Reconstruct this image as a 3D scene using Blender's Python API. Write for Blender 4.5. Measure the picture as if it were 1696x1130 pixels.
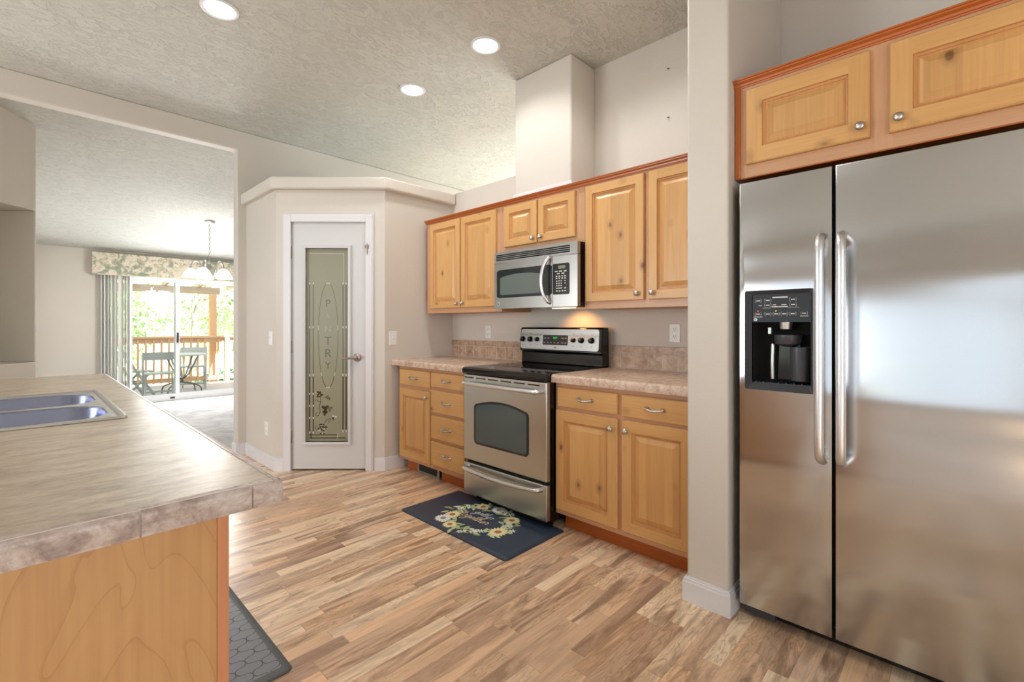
import bpy, bmesh, math, random
from mathutils import Vector, Matrix
PI = math.pi
R = math.radians
for o in list(bpy.data.objects):
    bpy.data.objects.remove(o)
S = bpy.context.scene
COL = S.collection

# ------------------------------------------------------------------ camera
cd = bpy.data.cameras.new('camera')
cam = bpy.data.objects.new('camera', cd)
COL.objects.link(cam)
cam.location = (0, 0, 1.2)
cam.rotation_euler = (R(90), 0, R(-46))
cd.sensor_fit = 'HORIZONTAL'
cd.sensor_width = 36.0
cd.lens = 779.0 / 1696 * 36
cd.shift_y = -26.3 / 1696
cd.clip_start = 0.02
cd.clip_end = 300
S.camera = cam

# ------------------------------------------------------------------ view, world, daylight
S.view_settings.view_transform = 'Standard'
S.view_settings.look = 'None'
S.view_settings.gamma = 1.0
S.view_settings.use_curve_mapping = False
S.view_settings.exposure = 0.36
S.cycles.use_denoising = True
S.cycles.max_bounces = 10
S.cycles.diffuse_bounces = 6
S.cycles.glossy_bounces = 5
S.cycles.transparent_max_bounces = 16
S.cycles.sample_clamp_indirect = 6.0
S.cycles.caustics_reflective = False
S.cycles.caustics_refractive = False

W = bpy.data.worlds.new('world')
S.world = W
W.use_nodes = True
bgn = W.node_tree.nodes['Background']
bgn.inputs[0].default_value = (0.86, 0.94, 1.0, 1)
bgn.inputs[1].default_value = 1.1

def light(name, kind, loc, energy, color=(1, 1, 1), rot=(0, 0, 0), parent=None, **kw):
    d = bpy.data.lights.new(name, kind)
    d.energy = energy
    d.color = color
    for k, v in kw.items():
        setattr(d, k, v)
    o = bpy.data.objects.new(name, d)
    o.location = loc
    o.rotation_euler = rot
    COL.objects.link(o)
    if parent:
        o.parent = parent
    return o

# sun on the deck and garden (behind the house side, high)
light('sun', 'SUN', (0, 14, 10), 18.0, (1, .97, .92), (R(38), R(16), 0), angle=R(1))
# added lamp planes in the house openings boost the daylight indoors
light('daylight_west_window', 'AREA', (-3.55, 0.35, 1.2), 1.5, (.90, .96, 1.0), (0, R(-90), 0), shape='RECTANGLE', size=2.1, size_y=4.4)
light('fill_patio_side', 'AREA', (-3.55, 3.75, 1.15), 74, (.95, .975, 1.0), (0, R(-90), 0), shape='RECTANGLE', size=2.1, size_y=1.8)  # fill lamp in a made-up, unseen opening, lights the range wall
light('fill_south', 'AREA', (-0.6, -2.66, 1.35), 31, (.93, .97, 1.0), (R(90), 0, 0), shape='RECTANGLE', size=3.0, size_y=1.5)  # fill lamp in an invented window behind the camera
light('daylight_dining_door', 'AREA', (1.9, 9.02, 1.0), 66, (.95, .98, 1.0), (R(-90), 0, 0), shape='RECTANGLE', size=1.35, size_y=1.9)
light('fill_hall', 'AREA', (5.68, 3.2, 1.5), 105, (.96, 1.0, .95), (0, R(90), 0), shape='RECTANGLE', size=1.6, size_y=2.6)  # fill lamp in an invented hall window, brightens the ceiling beyond

# ------------------------------------------------------------------ node helper
def sl(r, g, b):
    f = lambda c: (c / 255 / 12.92) if c / 255 <= .04045 else ((c / 255 + .055) / 1.055) ** 2.4
    return (f(r), f(g), f(b), 1.0)

class G:
    def __init__(s, name):
        s.mat = bpy.data.materials.new(name)
        s.mat.use_nodes = True
        s.t = s.mat.node_tree
        s.b = s.t.nodes['Principled BSDF']
        s.o = s.t.nodes['Material Output']
        s._c = None
    def n(s, typ, props=None, **inp):
        nd = s.t.nodes.new('ShaderNode' + typ)
        for k, v in (props or {}).items():
            setattr(nd, k, v)
        for k, v in inp.items():
            key = int(k[1:]) if k[0] == 'i' and k[1:].isdigit() else k.replace('_', ' ')
            s.put(nd.inputs[key], v)
        return nd
    def put(s, sock, v):
        if isinstance(v, bpy.types.NodeSocket):
            s.t.links.new(v, sock)
        elif isinstance(v, bpy.types.Node):
            s.t.links.new(v.outputs[0], sock)
        else:
            sock.default_value = v
    def m(s, op, a, b=0.0, c=0.0):
        return s.n('Math', {'operation': op}, i0=a, i1=b, i2=c).outputs[0]
    def coord(s):
        if s._c is None:
            s._c = s.n('TexCoord').outputs['Object']
        return s._c
    def rnd(s):
        return s.n('ObjectInfo').outputs['Random']
    def mapping(s, v, scale=(1, 1, 1), loc=(0, 0, 0), rot=(0, 0, 0)):
        return s.n('Mapping', None, Vector=v, Scale=scale, Location=loc, Rotation=rot).outputs[0]
    def noise(s, v, scale, detail=3.0, rough=.55, dist=0.0, color=False):
        nd = s.n('TexNoise', None, Vector=v, Scale=scale, Detail=detail, Roughness=rough, Distortion=dist)
        return nd.outputs[1 if color else 0]
    def ramp(s, fac, stops, interp='LINEAR'):
        nd = s.n('ValToRGB', None, Fac=fac)
        cr = nd.color_ramp
        cr.interpolation = interp
        while len(cr.elements) > 1:
            cr.elements.remove(cr.elements[-1])
        for i, (p, c) in enumerate(stops):
            e = cr.elements[0] if i == 0 else cr.elements.new(p)
            e.position = p
            e.color = c if len(c) == 4 else (*c, 1)
        return nd.outputs[0]
    def mix(s, fac, a, b, blend='MIX'):
        nd = s.n('Mix', {'data_type': 'RGBA', 'blend_type': blend})
        s.put(nd.inputs[0], fac); s.put(nd.inputs[6], a); s.put(nd.inputs[7], b)
        return nd.outputs[2]
    def sep(s, v):
        return s.n('SeparateXYZ', None, Vector=v).outputs
    def comb(s, x=0.0, y=0.0, z=0.0):
        return s.n('CombineXYZ', None, X=x, Y=y, Z=z).outputs[0]
    def bump(s, h, strength=.3, dist=.01):
        nd = s.n('Bump', None, Strength=strength, Distance=dist, Height=h)
        s.put(s.b.inputs['Normal'], nd.outputs[0])
    def set(s, **kw):
        for k, v in kw.items():
            s.put(s.b.inputs[k.replace('_', ' ')], v)
        return s.mat

def plain(name, rgb, rough=.5, metal=0.0, **kw):
    g = G(name)
    return g.set(Base_Color=sl(*rgb), Roughness=rough, Metallic=metal, **kw)

def emit(name, rgb, strength):
    g = G(name)
    return g.set(Base_Color=(0, 0, 0, 1), Emission_Color=sl(*rgb), Emission_Strength=strength)

MT = {}
# wall paint, orange-peel texture
def paint(name, rgb, rough=.62):
    g = G(name)
    h = g.noise(g.coord(), 120, 3, .6)
    g.bump(h, .22, .004)
    tone = g.ramp(g.noise(g.coord(), 1.3, 2), [(.3, sl(*[c - 3 for c in rgb])), (.7, sl(*[c + 2 for c in rgb]))])
    return g.set(Base_Color=tone, Roughness=rough)
MT['wall'] = paint('wall_paint', (209, 204, 197))
MT['shelf'] = paint('ledge_paint', (211, 206, 199))
def ceiling_mat():
    g = G('knockdown_ceiling')
    c = g.mapping(g.coord(), (1, 1.5, 1))
    w = g.noise(c, 3.2, 4, .6, .8)
    a = g.noise(c, 8.5, 5, .62, 2.2)
    k = g.ramp(a, [(.44, (0, 0, 0)), (.50, (.75, .75, .75)), (.62, (.85, .85, .85)), (.67, (0.15, .15, .15))])
    k2 = g.mix(g.ramp(w, [(.42, (.35, .35, .35)), (.58, (1, 1, 1))]), (0.4, 0.4, 0.4, 1), k)
    g.bump(k2, .6, .013)
    col = g.ramp(k2, [(0.0, sl(191, 192, 186)), (1.0, sl(205, 206, 200))])
    return g.set(Base_Color=col, Roughness=.75)
MT['ceiling'] = ceiling_mat()
MT['trim'] = plain('white_trim_paint', (222, 222, 227), .35)
MT['door_white'] = plain('white_door_paint', (208, 209, 211), .4)
MT['plate'] = plain('white_plastic', (236, 236, 236), .35)
MT['slot'] = plain('dark_slot', (60, 55, 50), .6)

def wood(name, light_c, dark_c, axis='Z', strip=0.0, knots=True, rough=.36, knotscale=1.0, fine=1.0):
    """axis: local axis the grain runs along (X or Z); local Y is the thickness"""
    g = G(name)
    x, y, z = g.sep(g.coord())
    rn = g.rnd()
    along, across = (z, x) if axis == 'Z' else (x, z)
    off = g.m('MULTIPLY', rn, 37.0)
    sid = 0.0
    if strip:
        sid = g.m('FLOOR', g.m('DIVIDE', g.m('ADD', across, g.m('MULTIPLY', rn, .3)), strip))
    wn = g.n('TexWhiteNoise', {'noise_dimensions': '2D'}, Vector=g.comb(sid, off, 0.0))
    so = g.m('MULTIPLY', wn.outputs[0], 9.0) if strip else 0.0
    v = g.comb(g.m('MULTIPLY', across, 9.0), g.m('ADD', off, so), g.m('MULTIPLY', along, 1.1))
    a = g.noise(v, 1.0, 4, .55, .7)
    base = g.ramp(a, [(.22, sl(*dark_c)), (.74, sl(*light_c))])
    vf = g.comb(g.m('MULTIPLY', across, 130.0), off, g.m('MULTIPLY', along, 4.0))
    f = g.noise(vf, 1.0, 2, .5)
    base = g.mix(.22 * fine, base, g.ramp(f, [(.3, (.66, .6, .54)), (.65, (1, 1, 1))]), 'MULTIPLY')
    if strip:
        base = g.mix(.55, base, g.ramp(wn.outputs[0], [(0, (.78, .74, .70)), (1, (1.08, 1.06, 1.03))]), 'MULTIPLY')
    if knots:
        kv = g.comb(g.m('MULTIPLY', across, 7.5 * knotscale), off, g.m('MULTIPLY', along, 4.6 * knotscale))
        vo = g.n('TexVoronoi', {'voronoi_dimensions': '3D'}, Vector=kv, Scale=1.0)
        sel = g.m('GREATER_THAN', g.sep(vo.outputs['Color'])[0], .34)
        d = g.m('ADD', vo.outputs['Distance'], g.m('MULTIPLY', g.noise(kv, 5, 3), .10))
        core = g.m('MULTIPLY', sel, g.ramp(d, [(.10, (1, 1, 1)), (.15, (.35, .35, .35)), (.26, (0, 0, 0))]))
        base = g.mix(g.m('MULTIPLY', core, .8), base, sl(92, 52, 26))
    return g.set(Base_Color=base, Roughness=rough, Coat_Weight=.15, Coat_Roughness=.25)

UL, UD = (217, 172, 114), (202, 153, 95)
MT['alder_v'] = wood('knotty_alder_vertical', UL, UD, 'Z')
MT['alder_h'] = wood('knotty_alder_horizontal', UL, UD, 'X')
MT['alder_panel'] = wood('knotty_alder_glued_panel', UL, UD, 'Z', strip=.095)
MT['alder_groove_shade'] = wood('shaded_alder_groove', (206, 154, 96), (186, 130, 78), 'Z', knots=False)  # groove shade put into a darker wood colour
MT['alder_frame'] = wood('alder_face_frame', (208, 164, 128), (192, 146, 110), 'Z', knots=False)
MT['alder_frame_h'] = wood('alder_face_frame_rail', (208, 164, 128), (192, 146, 110), 'X', knots=False)
MT['stained'] = wood('orange_stained_wood', (188, 104, 44), (164, 84, 30), 'X', knots=False, rough=.3)
MT['stained_v'] = wood('orange_stained_wood_upright', (192, 112, 52), (170, 92, 38), 'Z', knots=False, rough=.3)
MT['corner_wood'] = wood('pinkish_stile_wood', (214, 152, 112), (200, 136, 96), 'Z', knots=False)
MT['carcass'] = plain('cabinet_carcass', (196, 150, 108), .5)
def ply():
    g = G('maple_plywood')
    x, y, z = g.sep(g.coord())
    v = g.comb(g.m('MULTIPLY', x, 3.4), 3.7, g.m('MULTIPLY', z, 1.25))
    a = g.noise(v, 1.25, 2, .45, .9)
    ring = g.m('FRACT', g.m('MULTIPLY', a, 13.0))
    line = g.ramp(ring, [(0, (1, 1, 1)), (.08, (.35, .35, .35)), (.5, (.15, .15, .15)), (.98, (.25, .25, .25))])
    vf = g.comb(g.m('MULTIPLY', x, 70.0), 0.0, g.m('MULTIPLY', z, 2.0))
    base = g.ramp(g.noise(vf, 1.0, 2), [(.3, sl(196, 152, 104)), (.7, sl(206, 164, 114))])
    base = g.mix(g.m('MULTIPLY', line, .38), base, sl(150, 98, 50))
    dots = g.n('TexVoronoi', None, Vector=g.mapping(g.coord(), (6, 1, 6)), Scale=1.0)
    spot = g.m('MULTIPLY', g.m('GREATER_THAN', g.sep(dots.outputs['Color'])[1], .72), g.m('LESS_THAN', dots.outputs['Distance'], .035))
    base = g.mix(g.m('MULTIPLY', spot, .8), base, sl(90, 48, 24))
    return g.set(Base_Color=base, Roughness=.38)
MT['ply'] = ply()

def plank_floor():
    g = G('laminate_strip_floor')
    x, y, z = g.sep(g.coord())
    w = .062
    row = g.m('FLOOR', g.m('DIVIDE', y, w))
    r1 = g.n('TexWhiteNoise', {'noise_dimensions': '1D'}, W=row).outputs[0]
    r2 = g.n('TexWhiteNoise', {'noise_dimensions': '1D'}, W=g.m('ADD', row, 411.3)).outputs[0]
    L = g.m('ADD', .38, g.m('MULTIPLY', r2, .42))
    colf = g.m('DIVIDE', g.m('ADD', x, g.m('MULTIPLY', r1, 11.0)), L)
    col = g.m('FLOOR', colf)
    wn = g.n('TexWhiteNoise', {'noise_dimensions': '2D'}, Vector=g.comb(row, col, 0.0))
    idv = wn.outputs[0]
    id2 = g.sep(wn.outputs[1])[1]
    base = g.ramp(idv, [(0, sl(242, 214, 182)), (.2, sl(230, 196, 162)), (.36, sl(248, 224, 192)), (.54, sl(216, 184, 154)), (.68, sl(240, 202, 164)), (.82, sl(206, 174, 148)), (.9, sl(226, 192, 160)), (.97, sl(194, 162, 138))], 'CONSTANT')
    off = g.m('MULTIPLY', idv, 63.0)
    v = g.comb(g.m('ADD', g.m('MULTIPLY', x, 2.6), off), g.m('MULTIPLY', y, 17.0), off)
    a = g.noise(v, 1.0, 5, .6, 1.1)
    amt = g.ramp(id2, [(0, (.15, .15, .15)), (.45, (.45, .45, .45)), (.8, (.95, .95, .95))])
    st = g.ramp(a, [(.43, (0, 0, 0)), (.53, (.55, .55, .55)), (.62, (1, 1, 1))])
    base = g.mix(g.m('MULTIPLY', g.m('MULTIPLY', st, amt), .8), base, sl(122, 92, 76))
    # wavy figured grain in some of the strips
    vw = g.comb(g.m('ADD', g.m('MULTIPLY', x, 4.2), off), g.m('MULTIPLY', y, 20.0), off)
    wv = g.m('FRACT', g.m('MULTIPLY', g.noise(vw, 1.0, 2, .5, .7), 9.0))
    wl = g.ramp(wv, [(0, (1, 1, 1)), (.22, (.25, .25, .25)), (.6, (0, 0, 0)), (.92, (.3, .3, .3)), (1, (1, 1, 1))])
    fa = g.ramp(g.sep(wn.outputs[1])[2], [(.25, (0, 0, 0)), (.5, (.35, .35, .35)), (.9, (.8, .8, .8))])
    base = g.mix(g.m('MULTIPLY', g.m('MULTIPLY', wl, fa), .62), base, sl(128, 92, 68))
    vf = g.comb(g.m('ADD', g.m('MULTIPLY', x, 6.0), off), g.m('MULTIPLY', y, 150.0), off)
    base = g.mix(.35, base, g.ramp(g.noise(vf, 1.0, 2), [(.35, (.72, .68, .64)), (.6, (1, 1, 1))]), 'MULTIPLY')
    fy = g.m('FRACT', g.m('DIVIDE', y, w))
    fx = g.m('FRACT', colf)
    ed = g.m('MAXIMUM', g.m('LESS_THAN', fy, .03), g.m('LESS_THAN', fx, .005))
    base = g.mix(g.m('MULTIPLY', ed, .3), base, sl(110, 78, 54))
    return g.set(Base_Color=base, Roughness=.3, Specular_IOR_Level=.5)
MT['floor'] = plank_floor()
def carpet():
    g = G('grey_carpet')
    n = g.noise(g.coord(), 160, 3, .7)
    b = g.noise(g.coord(), 3.5, 3, .6, .8)
    g.bump(n, .6, .01)
    c = g.ramp(b, [(.35, sl(146, 145, 148)), (.65, sl(176, 173, 172))])
    return g.set(Base_Color=c, Roughness=.95)
MT['carpet'] = carpet()

def laminate(name, a, b, c, sx=1.0, rough=.22):
    g = G(name)
    v = g.mapping(g.coord(), (sx, 2.6, 2.6))
    n1 = g.noise(v, 9, 6, .65, .6)
    n2 = g.noise(v, 42, 4, .6, .4)
    col = g.ramp(n1, [(.33, sl(*b)), (.5, sl(*a)), (.66, sl(*c))])
    col = g.mix(.55, col, g.ramp(n2, [(.34, (.62, .58, .56)), (.55, (1, 1, 1))]), 'MULTIPLY')
    return g.set(Base_Color=col, Roughness=rough)
MT['counter'] = laminate('mottled_laminate', (184, 170, 152), (158, 143, 125), (198, 186, 170), 1.0, .33)
MT['counter_edge'] = laminate('mottled_edge_tile', (184, 168, 160), (134, 118, 116), (206, 198, 196), 2.0, .3)
MT['counter_pink'] = laminate('mottled_pink_laminate', (206, 180, 160), (178, 148, 128), (216, 196, 180), 2.0, .25)
MT['grout'] = plain('pale_grout', (206, 198, 190), .7)
def tile_mat():
    g = G('travertine_look_tile')
    v = g.coord()
    n1 = g.noise(v, 22, 5, .65, .7)
    col = g.ramp(n1, [(.32, sl(158, 128, 104)), (.5, sl(186, 158, 134)), (.66, sl(206, 184, 164))])
    x, y, z = g.sep(v)
    wn = g.n('TexWhiteNoise', {'noise_dimensions': '2D'}, Vector=g.comb(g.m('FLOOR', g.m('DIVIDE', x, .102)), g.m('FLOOR', g.m('DIVIDE', z, .102)), 0.0)).outputs[0]
    col = g.mix(.5, col, g.ramp(wn, [(0, (.8, .78, .76)), (1, (1.05, 1.04, 1.03))]), 'MULTIPLY')
    return g.set(Base_Color=col, Roughness=.32)
MT['tile'] = tile_mat()

def steel(name, rgb, rough=.3, wave=0.0, aniso=.6, rot=0.0):
    g = G(name)
    x, y, z = g.sep(g.coord())
    v = g.comb(g.m('MULTIPLY', x, 500.0), g.m('MULTIPLY', y, 3.0), g.m('MULTIPLY', z, 3.0))
    n = g.noise(v, 1.0, 2)
    rr = g.m('ADD', rough - .03, g.m('MULTIPLY', n, .03))
    tn = g.n('Tangent', {'direction_type': 'RADIAL', 'axis': 'Z'}).outputs[0]
    if wave:
        h = g.noise(g.mapping(g.coord(), (.5, 1, 2.4)), 1.5, 1, .4)
        g.bump(h, wave, .05)
    return g.set(Base_Color=sl(*rgb), Metallic=1.0, Roughness=rr, Anisotropic=aniso, Anisotropic_Rotation=rot, Tangent=tn)
MT['fridge_steel'] = steel('brushed_fridge_steel', (200, 202, 205), .2, .35, .75, 0.0)
MT['steel'] = steel('brushed_steel', (198, 200, 196), .34, 0, .5)
MT['steel_dark'] = steel('brushed_microwave_steel', (170, 170, 168), .36, 0, .5)
MT['handle'] = plain('satin_handle_steel', (226, 227, 230), .32, 1.0)
MT['pewter'] = plain('pewter', (196, 192, 188), .32, 1.0)
MT['nickel'] = plain('satin_nickel', (178, 166, 160), .3, 1.0)
MT['sink'] = steel('sky_tinted_bowl_steel', (146, 155, 186), .25, 0, 0.0)  # blue sky reflection put into the bowl colour
MT['sink_rim'] = plain('sink_rim_steel', (206, 206, 206), .34, 1.0)
MT['black'] = plain('black_gloss', (16, 15, 17), .14)
MT['deep_black'] = plain('matt_black', (8, 8, 8), .9)
MT['blacks'] = plain('black_satin', (24, 24, 27), .38)
MT['charcoal'] = plain('charcoal_plastic', (62, 64, 72), .35)
MT['cooktop'] = plain('black_ceramic_glass', (18, 17, 18), .07)
MT['ring'] = plain('burner_ring_print', (92, 88, 84), .15)
MT['print'] = plain('white_print', (214, 214, 214), .5)
MT['oven_glass'] = plain('oven_door_glass', (66, 84, 88), .08, Specular_IOR_Level=.8)
MT['oven_border'] = plain('oven_glass_border', (34, 40, 44), .12)
MT['micro_glass'] = plain('microwave_mesh_glass', (104, 114, 112), .2)
MT['micro_border'] = plain('microwave_dark_glass', (42, 48, 50), .1)
MT['legend_grey'] = plain('grey_print', (120, 124, 120), .5)
MT['led_green'] = emit('green_led_digits', (60, 230, 60), 1.2)
MT['led_red'] = emit('red_led', (255, 60, 50), 2.0)
MT['led_yellow'] = emit('yellow_led', (250, 220, 40), 1.6)
MT['lcd'] = plain('grey_lcd', (120, 128, 112), .3)
MT['badge'] = plain('silver_badge', (206, 206, 208), .3, .6)
MT['vent'] = plain('grey_register_paint', (150, 148, 146), .45)
MT['lamp_on'] = emit('lamp_lens', (255, 250, 240), 9.0)
MT['lamp_warm'] = emit('warm_lamp_lens', (255, 190, 120), 7.0)
MT['bulb'] = emit('glowing_bulb', (255, 250, 240), 10.0)
def shade_glass():
    g = G('frosted_shade_glass')
    return g.set(Base_Color=sl(245, 245, 245), Roughness=.3, Emission_Color=sl(255, 250, 242), Emission_Strength=.55)
MT['shade_glass'] = shade_glass()
MT['brushed'] = plain('brushed_nickel_fixture', (176, 172, 166), .3, 1.0)

def pane():
    g = G('clear_glass')
    tr = g.n('BsdfTransparent', None, Color=(.97, .985, .98, 1))
    gl = g.n('BsdfGlossy', None, Color=(1, 1, 1, 1), Roughness=.02)
    fr = g.n('Fresnel', None, IOR=1.35)
    mx = g.n('MixShader', None, i0=fr, i1=tr, i2=gl)
    g.t.links.new(mx.outputs[0], g.o.inputs[0])
    return g.mat
MT['glass'] = pane()
def frosted():
    g = G('frosted_door_glass')
    n = g.noise(g.coord(), 300, 2)
    g.bump(n, .15, .002)
    return g.set(Base_Color=sl(146, 146, 126), Roughness=.28, Specular_IOR_Level=.6)
MT['frosted'] = frosted()
MT['etch_dark'] = plain('dark_pantry_glass', (70, 66, 54), .08)  # unlit pantry behind clear lines, put in as opaque dark colour
MT['etch_mid'] = plain('half_etched_glass', (118, 115, 97), .15)
MT['etch_faint'] = plain('faintly_etched_glass', (166, 166, 148), .3)
MT['etch_light'] = plain('deep_etched_glass', (206, 204, 194), .35)

def mat_navy():
    g = G('dark_cushion_mat')
    n = g.noise(g.coord(), 300, 2)
    g.bump(n, .1, .002)
    return g.set(Base_Color=sl(46, 58, 76), Roughness=.42)
MT['navy'] = mat_navy()
MT['m_green'] = plain('print_leaf_green', (164, 184, 118), .5)
MT['m_green2'] = plain('print_leaf_pale', (188, 204, 160), .5)
MT['m_cream'] = plain('print_cream', (232, 220, 170), .5)
MT['m_white'] = plain('print_white', (228, 228, 228), .5)
MT['m_rust'] = plain('print_rust', (170, 110, 80), .5)
MT['m_grey'] = plain('print_grey', (150, 146, 138), .5)
MT['m_tan'] = plain('print_tan', (236, 212, 170), .5)
def trellis():
    g = G('grey_trellis_mat')
    x, y, z = g.sep(g.coord())
    u = g.m('MULTIPLY', x, PI / .042)
    w = g.m('MULTIPLY', y, PI / .042)
    # ogee lattice: two families of sine-wavy diagonals
    a = g.m('ADD', g.m('ADD', u, w), g.m('MULTIPLY', g.m('SINE', g.m('MULTIPLY', g.m('SUBTRACT', u, w), 1.0)), .75))
    b = g.m('ADD', g.m('SUBTRACT', u, w), g.m('MULTIPLY', g.m('SINE', g.m('MULTIPLY', g.m('ADD', u, w), 1.0)), .75))
    la = g.m('ABSOLUTE', g.m('SINE', g.m('MULTIPLY', a, .5)))
    lb = g.m('ABSOLUTE', g.m('SINE', g.m('MULTIPLY', b, .5)))
    d = g.m('MINIMUM', la, lb)
    k = g.ramp(d, [(.05, (0, 0, 0)), (.12, (1, 1, 1))])
    g.bump(k, .8, .006)
    return g.set(Base_Color=g.mix(k, sl(44, 46, 52), sl(112, 117, 126)), Roughness=.5)
MT['trellis'] = trellis()
MT['mat_border'] = plain('grey_mat_border', (84, 88, 92), .5)

def valance_mat():
    g = G('floral_valance_fabric')
    v = g.coord()
    n = g.noise(v, 9, 4, .65, 1.5)
    n2 = g.noise(v, 5.5, 3, .6, .8)
    col = g.ramp(n, [(.36, sl(150, 150, 132)), (.46, sl(205, 196, 178)), (.56, sl(222, 214, 198)), (.66, sl(170, 158, 142))])
    col = g.mix(g.ramp(n2, [(.5, (0, 0, 0)), (.6, (.75, .75, .75))]), col, sl(120, 138, 122))
    return g.set(Base_Color=col, Roughness=.9)
MT['valance'] = valance_mat()
MT['cream_cloth'] = plain('cream_cloth', (216, 208, 188), .9)
def blind_mat():
    g = G('white_blind_vane')
    d = g.n('BsdfDiffuse', None, Color=sl(236, 236, 234))
    t = g.n('BsdfTranslucent', None, Color=sl(226, 230, 236))
    mx = g.n('MixShader', None, i0=.12, i1=d, i2=t)
    g.t.links.new(mx.outputs[0], g.o.inputs[0])
    return g.mat
MT['vane'] = blind_mat()
MT['vinyl'] = plain('white_vinyl', (232, 234, 238), .35)
MT['alum'] = plain('dull_aluminium', (150, 148, 144), .4, .7)

def deck_mat(name, a, b, w, axis='X'):
    g = G(name)
    x, y, z = g.sep(g.coord())
    ac, al = (y, x) if axis == 'X' else (x, y)
    idv = g.n('TexWhiteNoise', {'noise_dimensions': '1D'}, W=g.m('FLOOR', g.m('DIVIDE', ac, w))).outputs[0]
    f = g.m('FRACT', g.m('DIVIDE', ac, w))
    v = g.comb(g.m('MULTIPLY', al, 2.0), g.m('MULTIPLY', ac, 40.0), g.m('MULTIPLY', idv, 20.0))
    n = g.noise(v, 1.0, 3)
    col = g.mix(n, sl(*a), sl(*b))
    col = g.mix(g.m('MULTIPLY', g.m('LESS_THAN', f, .06), .6), col, sl(90, 84, 80))
    return g.set(Base_Color=col, Roughness=.7)
MT['deck'] = deck_mat('weathered_deck_boards', (206, 202, 204), (186, 180, 182), .14)
MT['cedar'] = wood('glare_pale_cedar_rail', (234, 196, 160), (214, 172, 134), 'X', knots=False, rough=.7)  # cedar lightened, outdoor haze and glare put into its colour
MT['cedar_v'] = wood('glare_pale_cedar_post', (230, 190, 152), (212, 166, 126), 'Z', knots=False, rough=.7)  # post tone carries the same painted glare
MT['rafter'] = wood('weathered_rafter_wood', (196, 178, 160), (170, 152, 136), 'X', knots=False, rough=.8)
def roofsheet():
    g = G('clear_ribbed_roof_sheet')
    d = g.n('BsdfDiffuse', None, Color=sl(236, 236, 236))
    t = g.n('BsdfTranslucent', None, Color=sl(240, 240, 240))
    mx = g.n('MixShader', None, i0=.6, i1=d, i2=t)
    g.t.links.new(mx.outputs[0], g.o.inputs[0])
    return g.mat
MT['roofsheet'] = roofsheet()
MT['chair_grey'] = plain('grey_painted_chair', (178, 184, 184), .55)
MT['table_grey'] = plain('grey_table_top', (190, 196, 198), .45)
MT['tube_dark'] = plain('dark_tube_legs', (110, 112, 114), .4, .4)
def leafmat(name, a, b, tl=.45):
    g = G(name)
    c = g.mix(g.noise(g.coord(), 2.5, 3), sl(*a), sl(*b))
    d = g.n('BsdfDiffuse', None, Color=c)
    t = g.n('BsdfTranslucent', None, Color=c)
    mx = g.n('MixShader', None, i0=tl, i1=d, i2=t)
    g.t.links.new(mx.outputs[0], g.o.inputs[0])
    return g.mat
MT['leaf'] = leafmat('green_leaves', (128, 156, 116), (186, 206, 160))  # greens lightened, with the outdoor glare put into the colour
MT['leaf_pale'] = leafmat('glare_pale_leaves', (214, 222, 206), (244, 246, 240))  # near white, glare painted into the leaf colour
MT['leaf_dark'] = leafmat('blue_green_leaves', (104, 134, 118), (160, 186, 166))
MT['bark'] = plain('grey_bark', (150, 142, 134), .9)
def grass_mat():
    g = G('sunlit_lawn')
    n = g.noise(g.coord(), 3, 4)
    return g.set(Base_Color=g.ramp(n, [(.3, sl(196, 206, 150)), (.7, sl(222, 226, 182))]), Roughness=.95)
MT['grass'] = grass_mat()
MT['screw'] = plain('dark_screw', (70, 64, 60), .4, .5)

# ------------------------------------------------------------------ mesh builder
def tag(o, label=None, cat=None, group=None, kind=None):
    if label: o['label'] = label
    if cat: o['category'] = cat
    if group: o['group'] = group
    if kind: o['kind'] = kind
    return o

def thing(name, label, cat, loc=(0, 0, 0), rotz=0.0, group=None):
    o = bpy.data.objects.new(name, None)
    o.empty_display_size = .05
    COL.objects.link(o)
    o.location = loc
    o.rotation_euler = (0, 0, rotz)
    return tag(o, label, cat, group)

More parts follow.
